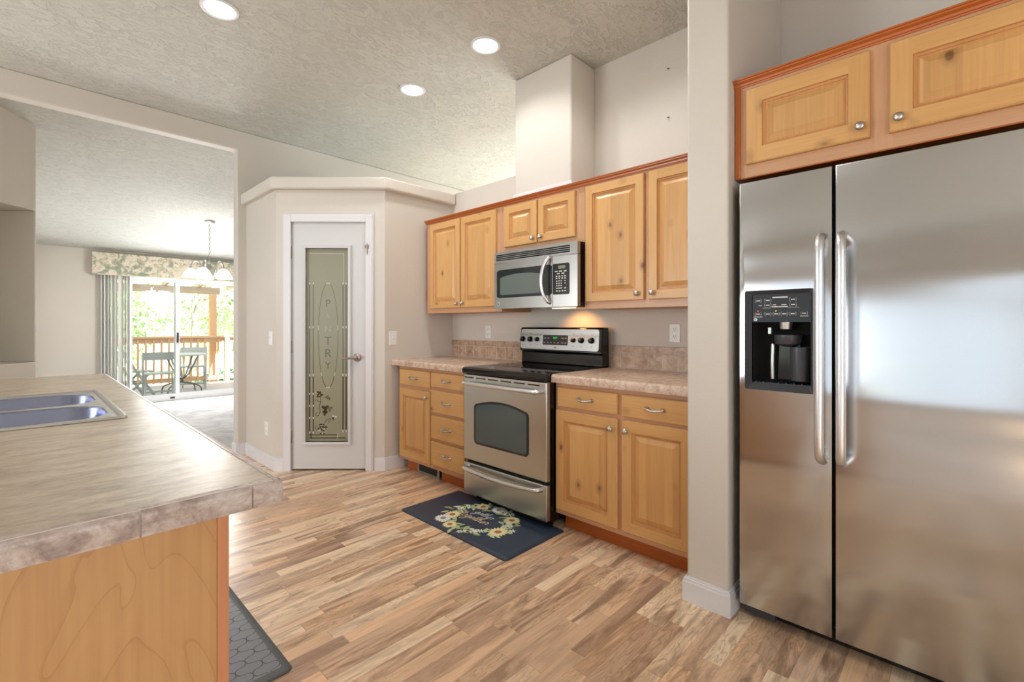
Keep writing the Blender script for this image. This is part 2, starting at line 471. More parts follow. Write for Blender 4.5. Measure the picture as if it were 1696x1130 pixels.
class MB:
    def __init__(s):
        s.v = []; s.f = []; s.m = []
    def add(s, vs, fs, m=0):
        b = len(s.v)
        s.v += [tuple(p) for p in vs]
        for f in fs:
            s.f.append(tuple(i + b for i in f)); s.m.append(m)
        return s
    def box(s, x0, x1, y0, y1, z0, z1, m=0):
        v = [(x, y, z) for z in (z0, z1) for y in (y0, y1) for x in (x0, x1)]
        return s.add(v, [(0, 2, 3, 1), (4, 5, 7, 6), (0, 1, 5, 4), (2, 6, 7, 3), (0, 4, 6, 2), (1, 3, 7, 5)], m)
    def quad(s, a, b, c, d, m=0):
        return s.add([a, b, c, d], [(0, 1, 2, 3)], m)
    def loops(s, loops, m=0, cap0=False, cap1=False, closed=True):
        n = len(loops[0]); vs = [p for l in loops for p in l]; fs = []
        for k in range(len(loops) - 1):
            for i in range(n if closed else n - 1):
                j = (i + 1) % n
                fs.append((k * n + i, k * n + j, (k + 1) * n + j, (k + 1) * n + i))
        if cap0: fs.append(tuple(range(n)))
        if cap1: fs.append(tuple((len(loops) - 1) * n + i for i in range(n)))
        return s.add(vs, fs, m)
    def tube(s, pts, r, n=10, m=0, caps=True, squash=None):
        pts = [Vector(p) for p in pts]
        rs = r if isinstance(r, (list, tuple)) else [r] * len(pts)
        t0 = (pts[1] - pts[0]).normalized()
        up = Vector((0, 0, 1)) if abs(t0.z) < .9 else Vector((1, 0, 0))
        a = t0.cross(up).normalized()
        lp = []
        for i, p in enumerate(pts):
            if i == 0: t = pts[1] - pts[0]
            elif i == len(pts) - 1: t = pts[-1] - pts[-2]
            else: t = (pts[i + 1] - pts[i]).normalized() + (pts[i] - pts[i - 1]).normalized()
            t.normalize()
            a = (a - t * a.dot(t)).normalized()
            b = t.cross(a)
            q = squash or 1.0
            lp.append([p + (a * math.cos(2 * PI * k / n) + b * q * math.sin(2 * PI * k / n)) * rs[i] for k in range(n)])
        return s.loops(lp, m, caps, caps)
    def lathe(s, prof, c=(0, 0, 0), axis='z', n=20, m=0, cap0=True, cap1=True):
        c = Vector(c); lp = []
        for r, h in prof:
            l = []
            for k in range(n):
                a = 2 * PI * k / n; p, q = r * math.cos(a), r * math.sin(a)
                l.append(c + Vector({'z': (p, q, h), 'y': (p, h, q), 'x': (h, p, q)}[axis]))
            lp.append(l)
        return s.loops(lp, m, cap0, cap1)
    def prism(s, poly, plane, a, b, m=0):
        f = {'xy': lambda p, h: (p[0], p[1], h), 'xz': lambda p, h: (p[0], h, p[1]), 'yz': lambda p, h: (h, p[0], p[1])}[plane]
        return s.loops([[f(p, a) for p in poly], [f(p, b) for p in poly]], m, True, True)
    def build(s, name, mats, parent=None, loc=(0, 0, 0), rotz=0.0, bevel=0.0, seg=2, smooth=35, kind=None, recalc=True):
        me = bpy.data.meshes.new(name)
        me.from_pydata(s.v, [], s.f)
        if not isinstance(mats, (list, tuple)): mats = [mats]
        for mt in mats: me.materials.append(MT[mt] if isinstance(mt, str) else mt)
        for p, mi in zip(me.polygons, s.m): p.material_index = mi
        if recalc:
            bm = bmesh.new(); bm.from_mesh(me)
            bmesh.ops.recalc_face_normals(bm, faces=bm.faces)
            bm.to_mesh(me); bm.free()
        if smooth:
            for p in me.polygons: p.use_smooth = True
            me.set_sharp_from_angle(angle=R(smooth))
        o = bpy.data.objects.new(name, me)
        COL.objects.link(o)
        o.location = loc
        o.rotation_euler = (0, 0, rotz)
        if parent: o.parent = parent
        if bevel:
            b = o.modifiers.new('bevel', 'BEVEL'); b.width = bevel; b.segments = seg; b.limit_method = 'ANGLE'; b.angle_limit = R(40)
            b.harden_normals = False
        if kind: o['kind'] = kind
        return o

def rect(x0, x1, z0, z1, y):
    return [(x0, y, z0), (x1, y, z0), (x1, y, z1), (x0, y, z1)]

def rrect(x0, x1, z0, z1, r, n=5):
    """rounded rectangle outline in x,z"""
    pts = []
    for cx, cz, a0 in ((x1 - r, z0 + r, -90), (x1 - r, z1 - r, 0), (x0 + r, z1 - r, 90), (x0 + r, z0 + r, 180)):
        for k in range(n + 1):
            a = R(a0 + 90 * k / n)
            pts.append((cx + r * math.cos(a), cz + r * math.sin(a)))
    return pts

def smooth_path(pts, sub=6):
    pts = [Vector(p) for p in pts]; out = []
    for i in range(len(pts) - 1):
        p0 = pts[max(i - 1, 0)]; p1 = pts[i]; p2 = pts[i + 1]; p3 = pts[min(i + 2, len(pts) - 1)]
        for k in range(sub):
            t = k / sub
            out.append(.5 * ((2 * p1) + (p2 - p0) * t + (2 * p0 - 5 * p1 + 4 * p2 - p3) * t * t + (3 * p1 - p0 - 3 * p2 + p3) * t ** 3))
    out.append(pts[-1])
    return out

def text_obj(name, body, size, mat, parent, loc, extrude=.0004, align='CENTER', rot=(R(90), 0, 0), spacing=1.0):
    cu = bpy.data.curves.new(name, 'FONT')
    cu.body = body; cu.size = size; cu.align_x = align; cu.align_y = 'CENTER'; cu.extrude = extrude; cu.space_character = spacing
    t = bpy.data.objects.new(name, cu)
    me = bpy.data.meshes.new_from_object(t)
    bpy.data.objects.remove(t)
    me.materials.append(MT[mat])
    o = bpy.data.objects.new(name, me)
    COL.objects.link(o)
    o.parent = parent; o.location = loc; o.rotation_euler = rot
    return o

FACE = R(-90)      # things that front onto -X: local x runs along -Y, local -y is the front

# ------------------------------------------------------------------ the room
CE = 3.0
RW = 2.78          # range wall plane
def struct(name, mb, mat, **kw):
    o = mb.build(name, mat, smooth=kw.pop('smooth', 0), **kw)
    o['kind'] = 'structure'
    return o

struct('floor', MB().box(-3.7, 6.0, -2.8, 4.90, -.1, 0), 'floor')
struct('floor_dining', MB().box(-3.7, 6.0, 4.90, 9.2, -.1, 0.006), 'carpet')
struct('ceiling', MB().box(-3.7, 6.0, -2.8, 4.83, CE, CE + .1), 'ceiling')
def dz(y): return CE - .1665 * (y - 4.83)
struct('ceiling_dining', MB().loops([[(-3.7, 4.83, dz(4.83)), (6, 4.83, dz(4.83)), (6, 9.2, dz(9.2)), (-3.7, 9.2, dz(9.2))],
                                     [(-3.7, 4.83, 3.1), (6, 4.83, 3.1), (6, 9.2, 3.1), (-3.7, 9.2, 3.1)]], 0, True, True), 'ceiling')
# range wall: full height behind the chase and to the right, half height beside the pantry
struct('wall_range', MB().box(RW, RW + .12, -2.8, 2.13, 0, CE).box(RW, RW + .12, 2.13, 4.83, 0, 2.42), 'wall')
struct('wall_chase', MB().box(2.506, RW, 1.877, 2.392, 2.12, CE), 'wall', bevel=.012, seg=3, smooth=40)
tr = MB()
for k, (d, z0, z1) in enumerate(((.010, 2.12, 2.150), (.006, 2.150, 2.158))):
    tr.box(2.506 - d, RW, 1.877 - d, 2.392 + d, z0, z1)
struct('trim_1', tr, 'trim')
struct('wall_column', MB().box(2.012, RW, .705, .880, 0, CE), 'wall', bevel=.012, seg=3, smooth=40)
# header wall with the dining opening; unseen left part added to darken the niche
struct('wall_back', MB().prism([(-3.7, 0), (-.58, 0), (-.58, 2.82), (1.358, 2.82), (1.358, 0), (6.0, 0), (6.0, CE), (-3.7, CE)], 'xz', 4.83, 4.95), 'wall', bevel=.012, seg=3, smooth=40)
# pantry
def slab(p, q, z0, z1, th=.11):
    p = Vector(p); q = Vector(q); d = (q - p).normalized(); nrm = Vector((-d.y, d.x)) * th
    a, b, c, e = p, q, q + nrm, p + nrm
    return MB().prism([tuple(a), tuple(b), tuple(c), tuple(e)], 'xy', z0, z1)
PA, PB, PC, PD = (1.435, 4.83), (1.435, 4.085), (2.065, 3.455), (2.78, 3.455)
struct('wall_pantry_left', MB().prism([PA, PB, (1.545, 4.131), (1.545, 4.83)], 'xy', 0, 2.315), 'wall')
n45 = Vector((1, 1)).normalized()
c0 = Vector((1.435, 4.085)); u45 = Vector((1, -1)).normalized()
def dg(t, off=0.0):
    p = c0 + u45 * t + n45 * off
    return (p.x, p.y)
DL = (Vector(PC) - c0).length
T0, T1 = .115, .755       # rough door opening along the diagonal
pw = MB()
pw.prism([dg(0), dg(T0), dg(T0, .11), dg(.046, .11)], 'xy', 0, 2.315)
pw.prism([dg(T1), dg(DL), dg(DL - .046, .11), dg(T1, .11)], 'xy', 0, 2.315)
pw.prism([dg(T0), dg(T1), dg(T1, .11), dg(T0, .11)], 'xy', 2.07, 2.315)
struct('wall_pantry_front', pw, 'wall')
struct('wall_pantry_right', MB().prism([PC, PD, (2.78, 3.565), (2.111, 3.565)], 'xy', 0, 2.315), 'wall')
ov = .052
led = [(PA[0] - ov, 4.83), (PB[0] - ov, PB[1] - ov * .4142), (PC[0] - ov * .4142, PC[1] - ov), (PD[0], PD[1] - ov), (PD[0], 4.83)]
struct('trim_2', MB().prism(led, 'xy', 2.312, 2.412), 'shelf', bevel=.016, seg=3, smooth=40)
# dining room shell and the niche wall on its left
struct('wall_dining_back', MB().box(-3.7, .76, 9.05, 9.2, 0, 2.5).box(2.62, 6, 9.05, 9.2, 0, 2.5).box(.76, 2.62, 9.05, 9.2, 1.985, 2.5), 'wall')
struct('wall_dining_left', MB().box(-.06, .06, 6.2, 9.05, 0, 2.9), 'wall')
struct('wall_dining_right', MB().box(3.6, 3.72, 4.95, 9.05, 0, 3.0), 'wall')
nd = Vector((1, 1)).normalized(); nn = Vector((-1, 1)).normalized()
n0 = Vector((.066, 5.612))
def ng(t, off=0.0):
    p = n0 - nd * t + nn * off
    return (p.x, p.y)
nw = MB()
nw.prism([ng(0), ng(.9), ng(.9, .8), ng(0, .8)], 'xy', 0, .892)            # below the niche
nw.prism([ng(0), ng(.9), ng(.9, .8), ng(0, .8)], 'xy', 2.158, 2.98)        # above the niche
nw.prism([ng(0), ng(.014), ng(.014, .8), ng(0, .8)], 'xy', .892, 2.158)
nw.prism([ng(.014, .72), ng(.9, .72), ng(.9, .8), ng(.014, .8)], 'xy', .892, 2.158)
struct('wall_niche', nw, 'wall', bevel=.006, smooth=40)
# living side behind the camera, hall behind the range wall
lw = MB()
lw.box(-3.7, -3.58, -2.8, -1.85, 0, CE).box(-3.7, -3.58, 2.55, 2.85, 0, CE).box(-3.7, -3.58, 4.65, 4.83, 0, CE).box(-3.7, -3.58, 2.85, 4.65, 2.2, CE).box(-3.7, -3.58, -1.85, 2.55, 2.25, CE).box(-3.7, -3.58, -1.85, 2.55, 0, .15)
struct('wall_left', lw, 'wall')
sw = MB()
sw.box(-3.7, -2.1, -2.8, -2.68, 0, CE).box(.9, 6.0, -2.8, -2.68, 0, CE).box(-2.1, .9, -2.8, -2.68, 2.1, CE).box(-2.1, .9, -2.8, -2.68, 0, .6)
struct('wall_front', sw, 'wall')
hw = MB()
hw.box(5.7, 5.82, -2.8, 1.9, 0, CE).box(5.7, 5.82, 4.5, 4.83, 0, CE).box(5.7, 5.82, 1.9, 4.5, 2.3, CE).box(5.7, 5.82, 1.9, 4.5, 0, .7)
struct('wall_right', hw, 'wall')
def window_frame(name, x0, x1, y0, y1, z0, z1, ax):
    f = MB(); t = .06
    def bar(a0, a1, b0, b1):
        if ax == 'x': f.box(x0, x1, a0, a1, b0, b1)
        else: f.box(a0, a1, y0, y1, b0, b1)
    a0, a1 = (y0, y1) if ax == 'x' else (x0, x1)
    bar(a0, a0 + t, z0, z1); bar(a1 - t, a1, z0, z1); bar(a0 + t, a1 - t, z0, z0 + t); bar(a0 + t, a1 - t, z1 - t, z1)
    mid = (a0 + a1) / 2
    bar(mid - .03, mid + .03, z0 + t, z1 - t)
    return struct(name, f, 'vinyl')
window_frame('window_1', -3.66, -3.60, -1.85, 2.55, .15, 2.25, 'x')
window_frame('added_window_4', -3.66, -3.60, 2.85, 4.65, 0, 2.2, 'x')  # unseen frame, made up around the patio-side fill lamp
window_frame('added_window_2', -2.1, .9, -2.76, -2.70, .6, 2.1, 'y')  # unseen window added to hold the south fill lamp
window_frame('added_window_3', 5.72, 5.78, 1.9, 4.5, .7, 2.3, 'x')  # unseen hall window, added for the lamp that lights the ceiling

# baseboards
BH = .105
def base_run(name, pts, th=.014):
    m = MB()
    for sgn, (d, z0, z1) in enumerate(((th, 0, BH - .02), (th * .72, BH - .02, BH - .008), (th * .45, BH - .008, BH))):
        inner = [Vector(p) for p in pts]; outer = []
        for i, p in enumerate(inner):
            ns = []
            if i > 0:
                e = (p - inner[i - 1]).normalized(); ns.append(Vector((e.y, -e.x)))
            if i < len(inner) - 1:
                e = (inner[i + 1] - p).normalized(); ns.append(Vector((e.y, -e.x)))
            if len(ns) == 2:
                b = (ns[0] + ns[1]); b = b / (b.length_squared / 2)
                outer.append(p + b * d)
            else:
                outer.append(p + ns[0] * d)
        for i in range(len(inner) - 1):
            m.prism([tuple(inner[i]), tuple(outer[i]), tuple(outer[i + 1]), tuple(inner[i + 1])], 'xy', z0, z1)
    return struct(name, m, 'trim', smooth=40)
base_run('baseboard_left', [(1.358, 4.95), (1.358, 4.83), (1.435, 4.83), (1.435, 4.085), dg(.062)][::1])
base_run('baseboard_right', [dg(DL - .082), PC, (2.24, 3.455)])
base_run('baseboard_column', [(2.24, .880), (2.012, .880), (2.012, .705), (2.3, .705)])
base_run('baseboard_dining', [(.06, 9.05), (.74, 9.05)])

# ------------------------------------------------------------------ pantry door (local x along the diagonal, -y towards the kitchen)
D1 = bpy.data.objects.new('door_1', None); COL.objects.link(D1)
D1['kind'] = 'structure'
D1.location = (*dg(0), 0)
D1.rotation_euler = (0, 0, R(-45))
cs = MB()
def casing_piece(m, x0, x1, z0, z1, d): m.box(x0, x1, -d, 0, z0, z1)
ca, cb, ct = .062, .800, 2.112
for off, d in ((0, .012), (.010, .018), (.044, .013)):
    w_in = .064
    cs.box(ca + off, ca + w_in, -d, -.0005, 0, ct - off)
    cs.box(cb - w_in, cb - off, -d, -.0005, 0, ct - off)
    cs.box(ca + w_in, cb - w_in, -d, -.0005, ct - w_in, ct - off)
cs.build('casing', 'trim', D1, bevel=.003, smooth=40)
jm = MB()
jm.box(T0, T0 + .012, .0, .11, 0, 2.07).box(T1 - .012, T1, .0, .11, 0, 2.07).box(T0 + .012, T1 - .012, .0, .11, 2.058, 2.07)
jm.build('jamb', 'trim', D1)
x0, x1 = T0 + .016, T1 - .016
gx0, gx1, gz0, gz1 = x0 + .108, x1 - .142, .23, 1.842
gx0, gx1 = .234, .600
lf = MB()
Lf, Bf = .004, .044
lf.loops([rect(x0, x1, .014, 2.052, Bf), rect(x0, x1, .014, 2.052, Lf), rect(gx0, gx1, gz0, gz1, Lf), rect(gx0, gx1, gz0, gz1, Bf), rect(x0, x1, .014, 2.052, Bf)])
leaf = lf.build('door_leaf', 'door_white', D1)
gm = MB()
for a, b, d in ((.018, 0, .012), (.010, 0, .018)):
    gm.loops([rect(gx0 - a, gx1 + a, gz0 - a, gz1 + a, Lf), rect(gx0 - a, gx1 + a, gz0 - a, gz1 + a, Lf - d), rect(gx0 + .008, gx1 - .008, gz0 + .008, gz1 - .008, Lf - d + .004), rect(gx0 + .008, gx1 - .008, gz0 + .008, gz1 - .008, Lf + .014)])
gm.build('glass_molding', 'door_white', D1, smooth=0)
gp = MB().box(gx0, gx1, Lf + .012, Lf + .018, gz0, gz1).build('glass_pane', 'frosted', D1)
GY = Lf + .0112
def gl(lx): return lx + .062        # measured from the casing edge
et = MB()
def ebar(xa, xb, za, zb, m=0): et.box(xa, xb, GY - .0004, GY, za, zb, m)
xl1, xl2, xr1, xr2 = gl(.207), gl(.236), gl(.481), gl(.506)
for xx in (xl1, xl2, xr1, xr2):
    for za, zb, mt in ((1.19, 1.535, 1), (.80, 1.175, 1), (.64, .775, 0), (.54, .625, 0), (.44, .525, 0), (.32, .425, 0)):
        if xx > .5 and za < .7:
            continue
        ebar(xx - .0045, xx + .0045, za, zb, mt)
    if xx > .5:
        ebar(xx - .0045, xx + .0045, .335, .775, 0)
    for zc in (1.545, 1.183, .787) + ((.632, .532, .432, .312) if xx < .5 else (.32,)):
        ebar(xx - .0045, xx + .0045, zc - .008, zc + .008, 2)
ebar(gl(.205), gl(.440), .288, .296, 0); ebar(gl(.205), gl(.5), .262, .270, 0)
ebar(gl(.214), gl(.222), .262, .310, 0); ebar(gl(.432), gl(.440), .262, .305, 2)
ebar(gl(.207), gl(.49), 1.79, 1.793, 2); ebar(gl(.487), gl(.49), 1.55, 1.79, 2)
# long oval
ocx, ocz, orx, orz = gl(.358), 1.115, .083, .438
N = 64
for k in range(N):
    a0, a1 = 2 * PI * k / N, 2 * PI * (k + 1) / N
    mt = 1
    am = (a0 + a1) / 2
    sv = math.sin(am)
    if sv < -.80: mt = 0
    if abs(sv) > .985 or -.80 < sv < -.70 or abs(sv - .16) < .05: mt = 2
    q = []
    for a, s_ in ((a0, 1), (a1, 1), (a1, 0), (a0, 0)):
        w_ = .0045 * s_
        q.append((ocx + (orx - w_) * math.cos(a), GY - .0004, ocz + (orz - w_ * 1.6) * math.sin(a)))
    et.quad(*q, m=mt)
# vine, leaves and grapes at the foot
def eleaf(cx, cz, s, ang, m):
    pts = []
    for k in range(20):
        a = 2 * PI * k / 20
        r = s * (.72 + .28 * math.cos(3 * a) + .10 * math.cos(9 * a))
        pts.append((cx + r * math.cos(a + ang), GY - .0006, cz + r * math.sin(a + ang)))
    et.add(pts, [tuple(range(20))], m)
for lx, lz, s_, an, m_ in ((.283, .640, .020, .3, 0), (.303, .622, .018, 2.2, 0), (.275, .612, .016, 4.0, 0), (.350, .602, .022, 1.1, 1), (.366, .592, .018, 5.2, 1),
                           (.335, .512, .034, .6, 0), (.372, .508, .030, 2.6, 1), (.332, .474, .026, 4.6, 0), (.410, .437, .022, .2, 2), (.402, .428, .016, 3.0, 0)):
    eleaf(gl(lx), lz, s_, an, m_)
for path in ([(.29, .61), (.297, .57), (.287, .53), (.292, .49), (.282, .455), (.262, .45), (.256, .468), (.27, .472)],
             [(.25, .575), (.265, .582), (.285, .565), (.30, .572)], [(.33, .39), (.345, .415), (.375, .425), (.372, .398), (.355, .40)],
             [(.26, .37), (.252, .35), (.265, .335), (.275, .35)]):
    et.tube([(gl(a), GY - .0004, b) for a, b in [(p.x, p.y) for p in smooth_path([(a, b, 0) for a, b in path], 5)]], .0018, 4, 0)
random.seed(5)
for k in range(34):
    a = random.random() * 2 * PI; r_ = math.sqrt(random.random())
    cx, cz = gl(.312) + .040 * r_ * math.cos(a), .352 + .040 * r_ * math.sin(a) - (.012 if abs(math.cos(a)) < .4 else 0)
    et.add([(cx + .0068 * math.cos(b * PI / 4), GY - .0005 - .00002 * k, cz + .0068 * math.sin(b * PI / 4)) for b in range(8)], [tuple(range(8))], 0 if k % 5 else 2)
et.build('etching', ['etch_dark', 'etch_mid', 'etch_light'], gp, smooth=0, recalc=False)
for ch, zc, mt, s_ in (('P', 1.378, 'etch_mid', .072), ('A', 1.272, 'etch_faint', .05), ('N', 1.168, 'etch_faint', .065), ('T', 1.068, 'etch_mid', .085), ('R', .964, 'etch_mid', .085), ('Y', .864, 'etch_mid', .07)):
    text_obj('etched_letter', ch, s_ * 1.15, mt, gp, (gl(.357), GY, zc), .0003)
hg = []
for i, zc in enumerate((1.80, 1.02, .28)):
    h = MB().box(T0 - .002, T0 + .016, -.003, .004, zc - .05, zc + .05)
    h.lathe([(.006, -.052), (.006, .052)], (T0 + .006, -.004, zc), n=10)
    h.build('hinge', 'nickel', D1, smooth=40)
st = MB().box(T1 - .022, T1 + .010, -.024, .004, 1.832, 1.858)
st.lathe([(.005, -.055), (.005, .03)], (T1 - .004, -.022, 1.84), n=8)
st.build('door_stop', 'nickel', D1, smooth=40)
kb = MB()
kx, kz = gl(.602), .933
kb.lathe([(.033, Lf), (.033, Lf - .006), (.027, Lf - .012), (.014, Lf - .016), (.012, Lf - .04), (.017, Lf - .046), (.016, Lf - .058), (.0, Lf - .06)], (kx, 0, kz), 'y', 20)
kb.tube([(kx, Lf - .050, kz), (kx - .03, Lf - .052, kz - .001), (kx - .075, Lf - .050, kz - .004), (kx - .118, Lf - .046, kz - .002)], [.011, .0095, .008, .0075], 10)
kb.build('lever_handle', 'nickel', D1, smooth=40)

# ------------------------------------------------------------------ cabinet parts
def panel_door(w, h, stile=.058, rail=None, t=.02):
    """raised-panel door centred on x,z = 0, back at y = 0, front at y = -t; slots: stile, rail, panel, groove"""
    rail = rail or stile
    m = MB(); x, z = w / 2, h / 2; e = .004
    m.loops([rect(-x, x, -z, z, 0), rect(-x, x, -z, z, -t + e), rect(-x + e, x - e, -z + e, z - e, -t)], 0, True)
    ix, iz = x - stile, z - rail
    F = -t
    m.quad((-x + e, F, -z + e), (-ix, F, -z + e), (-ix, F, z - e), (-x + e, F, z - e), 0)
    m.quad((ix, F, -z + e), (x - e, F, -z + e), (x - e, F, z - e), (ix, F, z - e), 0)
    m.quad((-ix, F, -z + e), (ix, F, -z + e), (ix, F, -iz), (-ix, F, -iz), 1)
    m.quad((-ix, F, iz), (ix, F, iz), (ix, F, z - e), (-ix, F, z - e), 1)
    lp = [rect(-ix, ix, -iz, iz, F)]
    for a, d in ((.002, .0065), (.009, .0095), (.011, .0130), (.017, .0130)):
        lp.append(rect(-ix + a, ix - a, -iz + a, iz - a, F + d))
    m.loops(lp, 3)
    rf = .040 if min(ix, iz) > .07 else .03
    lp = [lp[-1], rect(-ix + rf, ix - rf, -iz + rf, iz - rf, F + .0035), rect(-ix + rf + .002, ix - rf - .002, -iz + rf + .002, iz - rf - .002, F + .002)]
    m.loops(lp, 2, False, True)
    return m
DOORM = ['alder_v', 'alder_h', 'alder_panel', 'alder_groove_shade']
def knob(parent, x, z, y=-.02):
    m = MB().lathe([(.007, 0), (.0055, -.006), (.006, -.011), (.0125, -.015), (.0155, -.019), (.0145, -.023), (.009, -.027), (0.0005, -.0285)], (0, 0, 0), 'y', 18)
    return m.build('knob', 'pewter', parent, loc=(x, y, z), smooth=50)
def add_door(parent, x0, x1, z0, z1, kx=None, kz=None, stile=.058):
    d = panel_door(x1 - x0, z1 - z0, stile).build('door', DOORM, parent, loc=((x0 + x1) / 2, 0, (z0 + z1) / 2), smooth=20)
    if kx is not None:
        knob(d, kx - (x0 + x1) / 2, kz - (z0 + z1) / 2)
    return d
def pull(parent, y=-.02):
    m = MB()
    m.tube(smooth_path([(-.042, 0, .001), (-.040, -.016, .001), (-.022, -.026, -.003), (0, -.028, -.004), (.022, -.026, -.003), (.040, -.016, .001), (.042, 0, .001)], 5), .0055, 10)
    for sx in (-1, 1):
        m.lathe([(.011, 0), (.0105, -.004), (.006, -.008), (.0055, -.016)], (.042 * sx, 0, .001), 'y', 12)
        m.tube([(.042 * sx, -.012, .001), (.052 * sx, -.016, .004)], [.0075, .003], 8)
    m.lathe([(.004, -.012), (.0075, -.008), (.0075, .008), (.004, .012)], (0, -.028, -.004), 'x', 10)
    return m.build('handle', 'pewter', parent, loc=(0, y, 0), smooth=50)
def add_drawer(parent, x0, x1, z0, z1):
    w, h = (x1 - x0) / 2, (z1 - z0) / 2; e = .006; t = .02
    m = MB().loops([rect(-w, w, -h, h, 0), rect(-w, w, -h, h, -t + e), rect(-w + .002, w - .002, -h + .002, h - .002, -t + .002), rect(-w + e, w - e, -h + e, h - e, -t)], 0, True, True)
    d = m.build('drawer', 'alder_h', parent, loc=((x0 + x1) / 2, 0, (z0 + z1) / 2), smooth=20)
    pull(d)
    return d
def face_frame(parent, w, z0, z1, stiles, rails, name='face_frame', t=.02):
    """stiles: (x0,x1) full height; rails: (x0,x1,z0,z1)"""
    m = MB()
    for a, b in stiles: m.box(a, b, 0, t, z0, z1, 0)
    for a, b, c, d in rails: m.box(a, b, .0002, t, c, d, 1)
    return m.build(name, ['alder_frame', 'alder_frame_h'], parent)
def carcass(parent, w, d, z0, z1, mat='carcass', y0=.02):
    t = .016; m = MB()
    m.box(0, t, y0, d, z0, z1).box(w - t, w, y0, d, z0, z1).box(t, w - t, y0, d, z0, z0 + t).box(t, w - t, y0, d, z1 - t, z1).box(t, w - t, d - t, d, z0 + t, z1 - t)
    return m.build('carcass', mat, parent)
def toe(parent, x0, x1, y=.07):
    return MB().box(x0, x1, y, y + .018, 0, .098).build('toe_kick', 'stained', parent)

FX = 2.17         # face-frame plane of the base cabinets
# left unit: one drawer over one door
t = thing('base_cabinet', 'narrow knotty alder base cabinet with one drawer over one door, beside the pantry wall', 'cabinet', (FX, 3.40, 0), FACE)
w = .449
carcass(t, w, .598, .10, .866)
face_frame(t, w, .10, .866, [(0, .045), (w - .022, w)], [(.045, w - .022, .842, .866), (.045, w - .022, .682, .715), (.045, w - .022, .10, .132)])
add_drawer(t, .030, .443, .714, .842)
add_door(t, .026, .443, .126, .685, .408, .640)
MB().box(.02, .168, .07, .088, 0, .098).build('toe_kick', 'stained', t)
# drawer stack
t = thing('drawer_cabinet', 'knotty alder base cabinet of four stacked drawers, left of the range', 'cabinet', (FX, 2.95, 0), FACE)
w = .452
carcass(t, w, .598, .10, .866)
zs = [(.137, .316), (.338, .514), (.538, .706), (.730, .842)]
face_frame(t, w, .10, .866, [(0, .022), (w - .05, w)], [(.022, w - .05, .842, .866), (.022, w - .05, .10, .140), (.022, w - .05, .310, .342), (.022, w - .05, .508, .542), (.022, w - .05, .70, .734)])
for a, b in zs: add_drawer(t, .009, .405, a, b)
MB().box(.035, w, .07, .088, 0, .098).build('toe_kick', 'stained', t)
# floor register in the toe kick
t = thing('floor_register', 'grey metal heating register set in the toe kick under the base cabinets', 'vent', (2.236, 3.225, 0), FACE)
m = MB()
m.loops([rect(0, .285, 0, .094, 0), rect(0, .285, 0, .094, -.006), rect(.02, .265, .018, .080, -.008), rect(.02, .265, .018, .080, .0)], 0)
m.build('frame', 'vent', t)
m = MB().box(.02, .265, -.001, .0, .018, .080)
m.build('backing', 'black', t)
m = MB()
for k in range(5): m.box(.02, .265, -.006, -.001, .028 + k * .011, .031 + k * .011)
m.build('louvers', 'charcoal', t)

# right unit: two drawers over two doors
t = thing('base_cabinet', 'wide knotty alder base cabinet with two drawers over two doors, right of the range', 'cabinet', (FX, 1.735, 0), FACE)
w = .85
carcass(t, w, .598, .10, .866)
face_frame(t, w, .10, .866, [(0, .03), (.405, .462), (w - .03, w)],
           [(.03, .405, .842, .866), (.462, w - .03, .842, .866), (.03, .405, .70, .735), (.462, w - .03, .70, .735), (.03, .405, .10, .135), (.462, w - .03, .10, .135)])
add_drawer(t, .022, .421, .728, .842)
add_drawer(t, .447, .826, .725, .842)
add_door(t, .012, .421, .130, .708, .386, .655)
add_door(t, .447, .826, .130, .708, .476, .655)
toe(t, .018, w)

# countertops of the range wall
def counter_profile(fx, bx, z0, z1):
    r = .012; pts = [(bx, z0), (fx, z0)]
    for k in range(7):
        a = R(180 - 90 * k / 6)
        pts.append((fx + .018 + .018 * math.cos(a), z1 - .018 + .018 * math.sin(a)))
    pts += [(bx, z1)]
    return pts
def range_counter(y0, y1, label):
    m = MB(); pr = counter_profile(2.127, RW - .001, .868, .914)
    m.loops([[(p[0], y0, p[1]) for p in pr], [(p[0], y1, p[1]) for p in pr]], 0, True, True)
    o = m.build('countertop', 'counter_pink', smooth=40)
    return tag(o, label, 'countertop')
range_counter(2.493, 3.4545, 'short pinkish beige laminate countertop between the pantry wall and the range')
range_counter(.8805, 1.737, 'pinkish beige laminate countertop between the range and the white wall column')
def splash(y0, y1, label, first):
    """travertine tiles: a row of squares with a low cap row above"""
    o = thing('backsplash', label, 'backsplash', (RW - .001, y1, .9145), FACE)
    L = y1 - y0
    MB().box(0, L, -.0102, 0, 0, .150).build('grout', 'grout', o)
    m = MB(); g_ = .002; s_ = .1
    x = -first
    while x < L:
        a, b = max(x + g_, 0), min(x + s_ - g_, L)
        if b - a > .004: m.box(a, b, -.0113, -.006, .003, .099)
        x += s_
    x = -first * .4
    while x < L:
        a, b = max(x + g_ / 2, 0), min(x + .15 - g_ / 2, L)
        if b - a > .004: m.box(a, b, -.0115, -.006, .1025, .150)
        x += .15
    m.build('tiles', 'tile', o, bevel=.0015, seg=1)
    return o
splash(2.505, 3.4545, 'low travertine tile backsplash behind the left countertop', .0)
splash(.8805, 1.735, 'low travertine tile backsplash between the range and the wall column', .03)

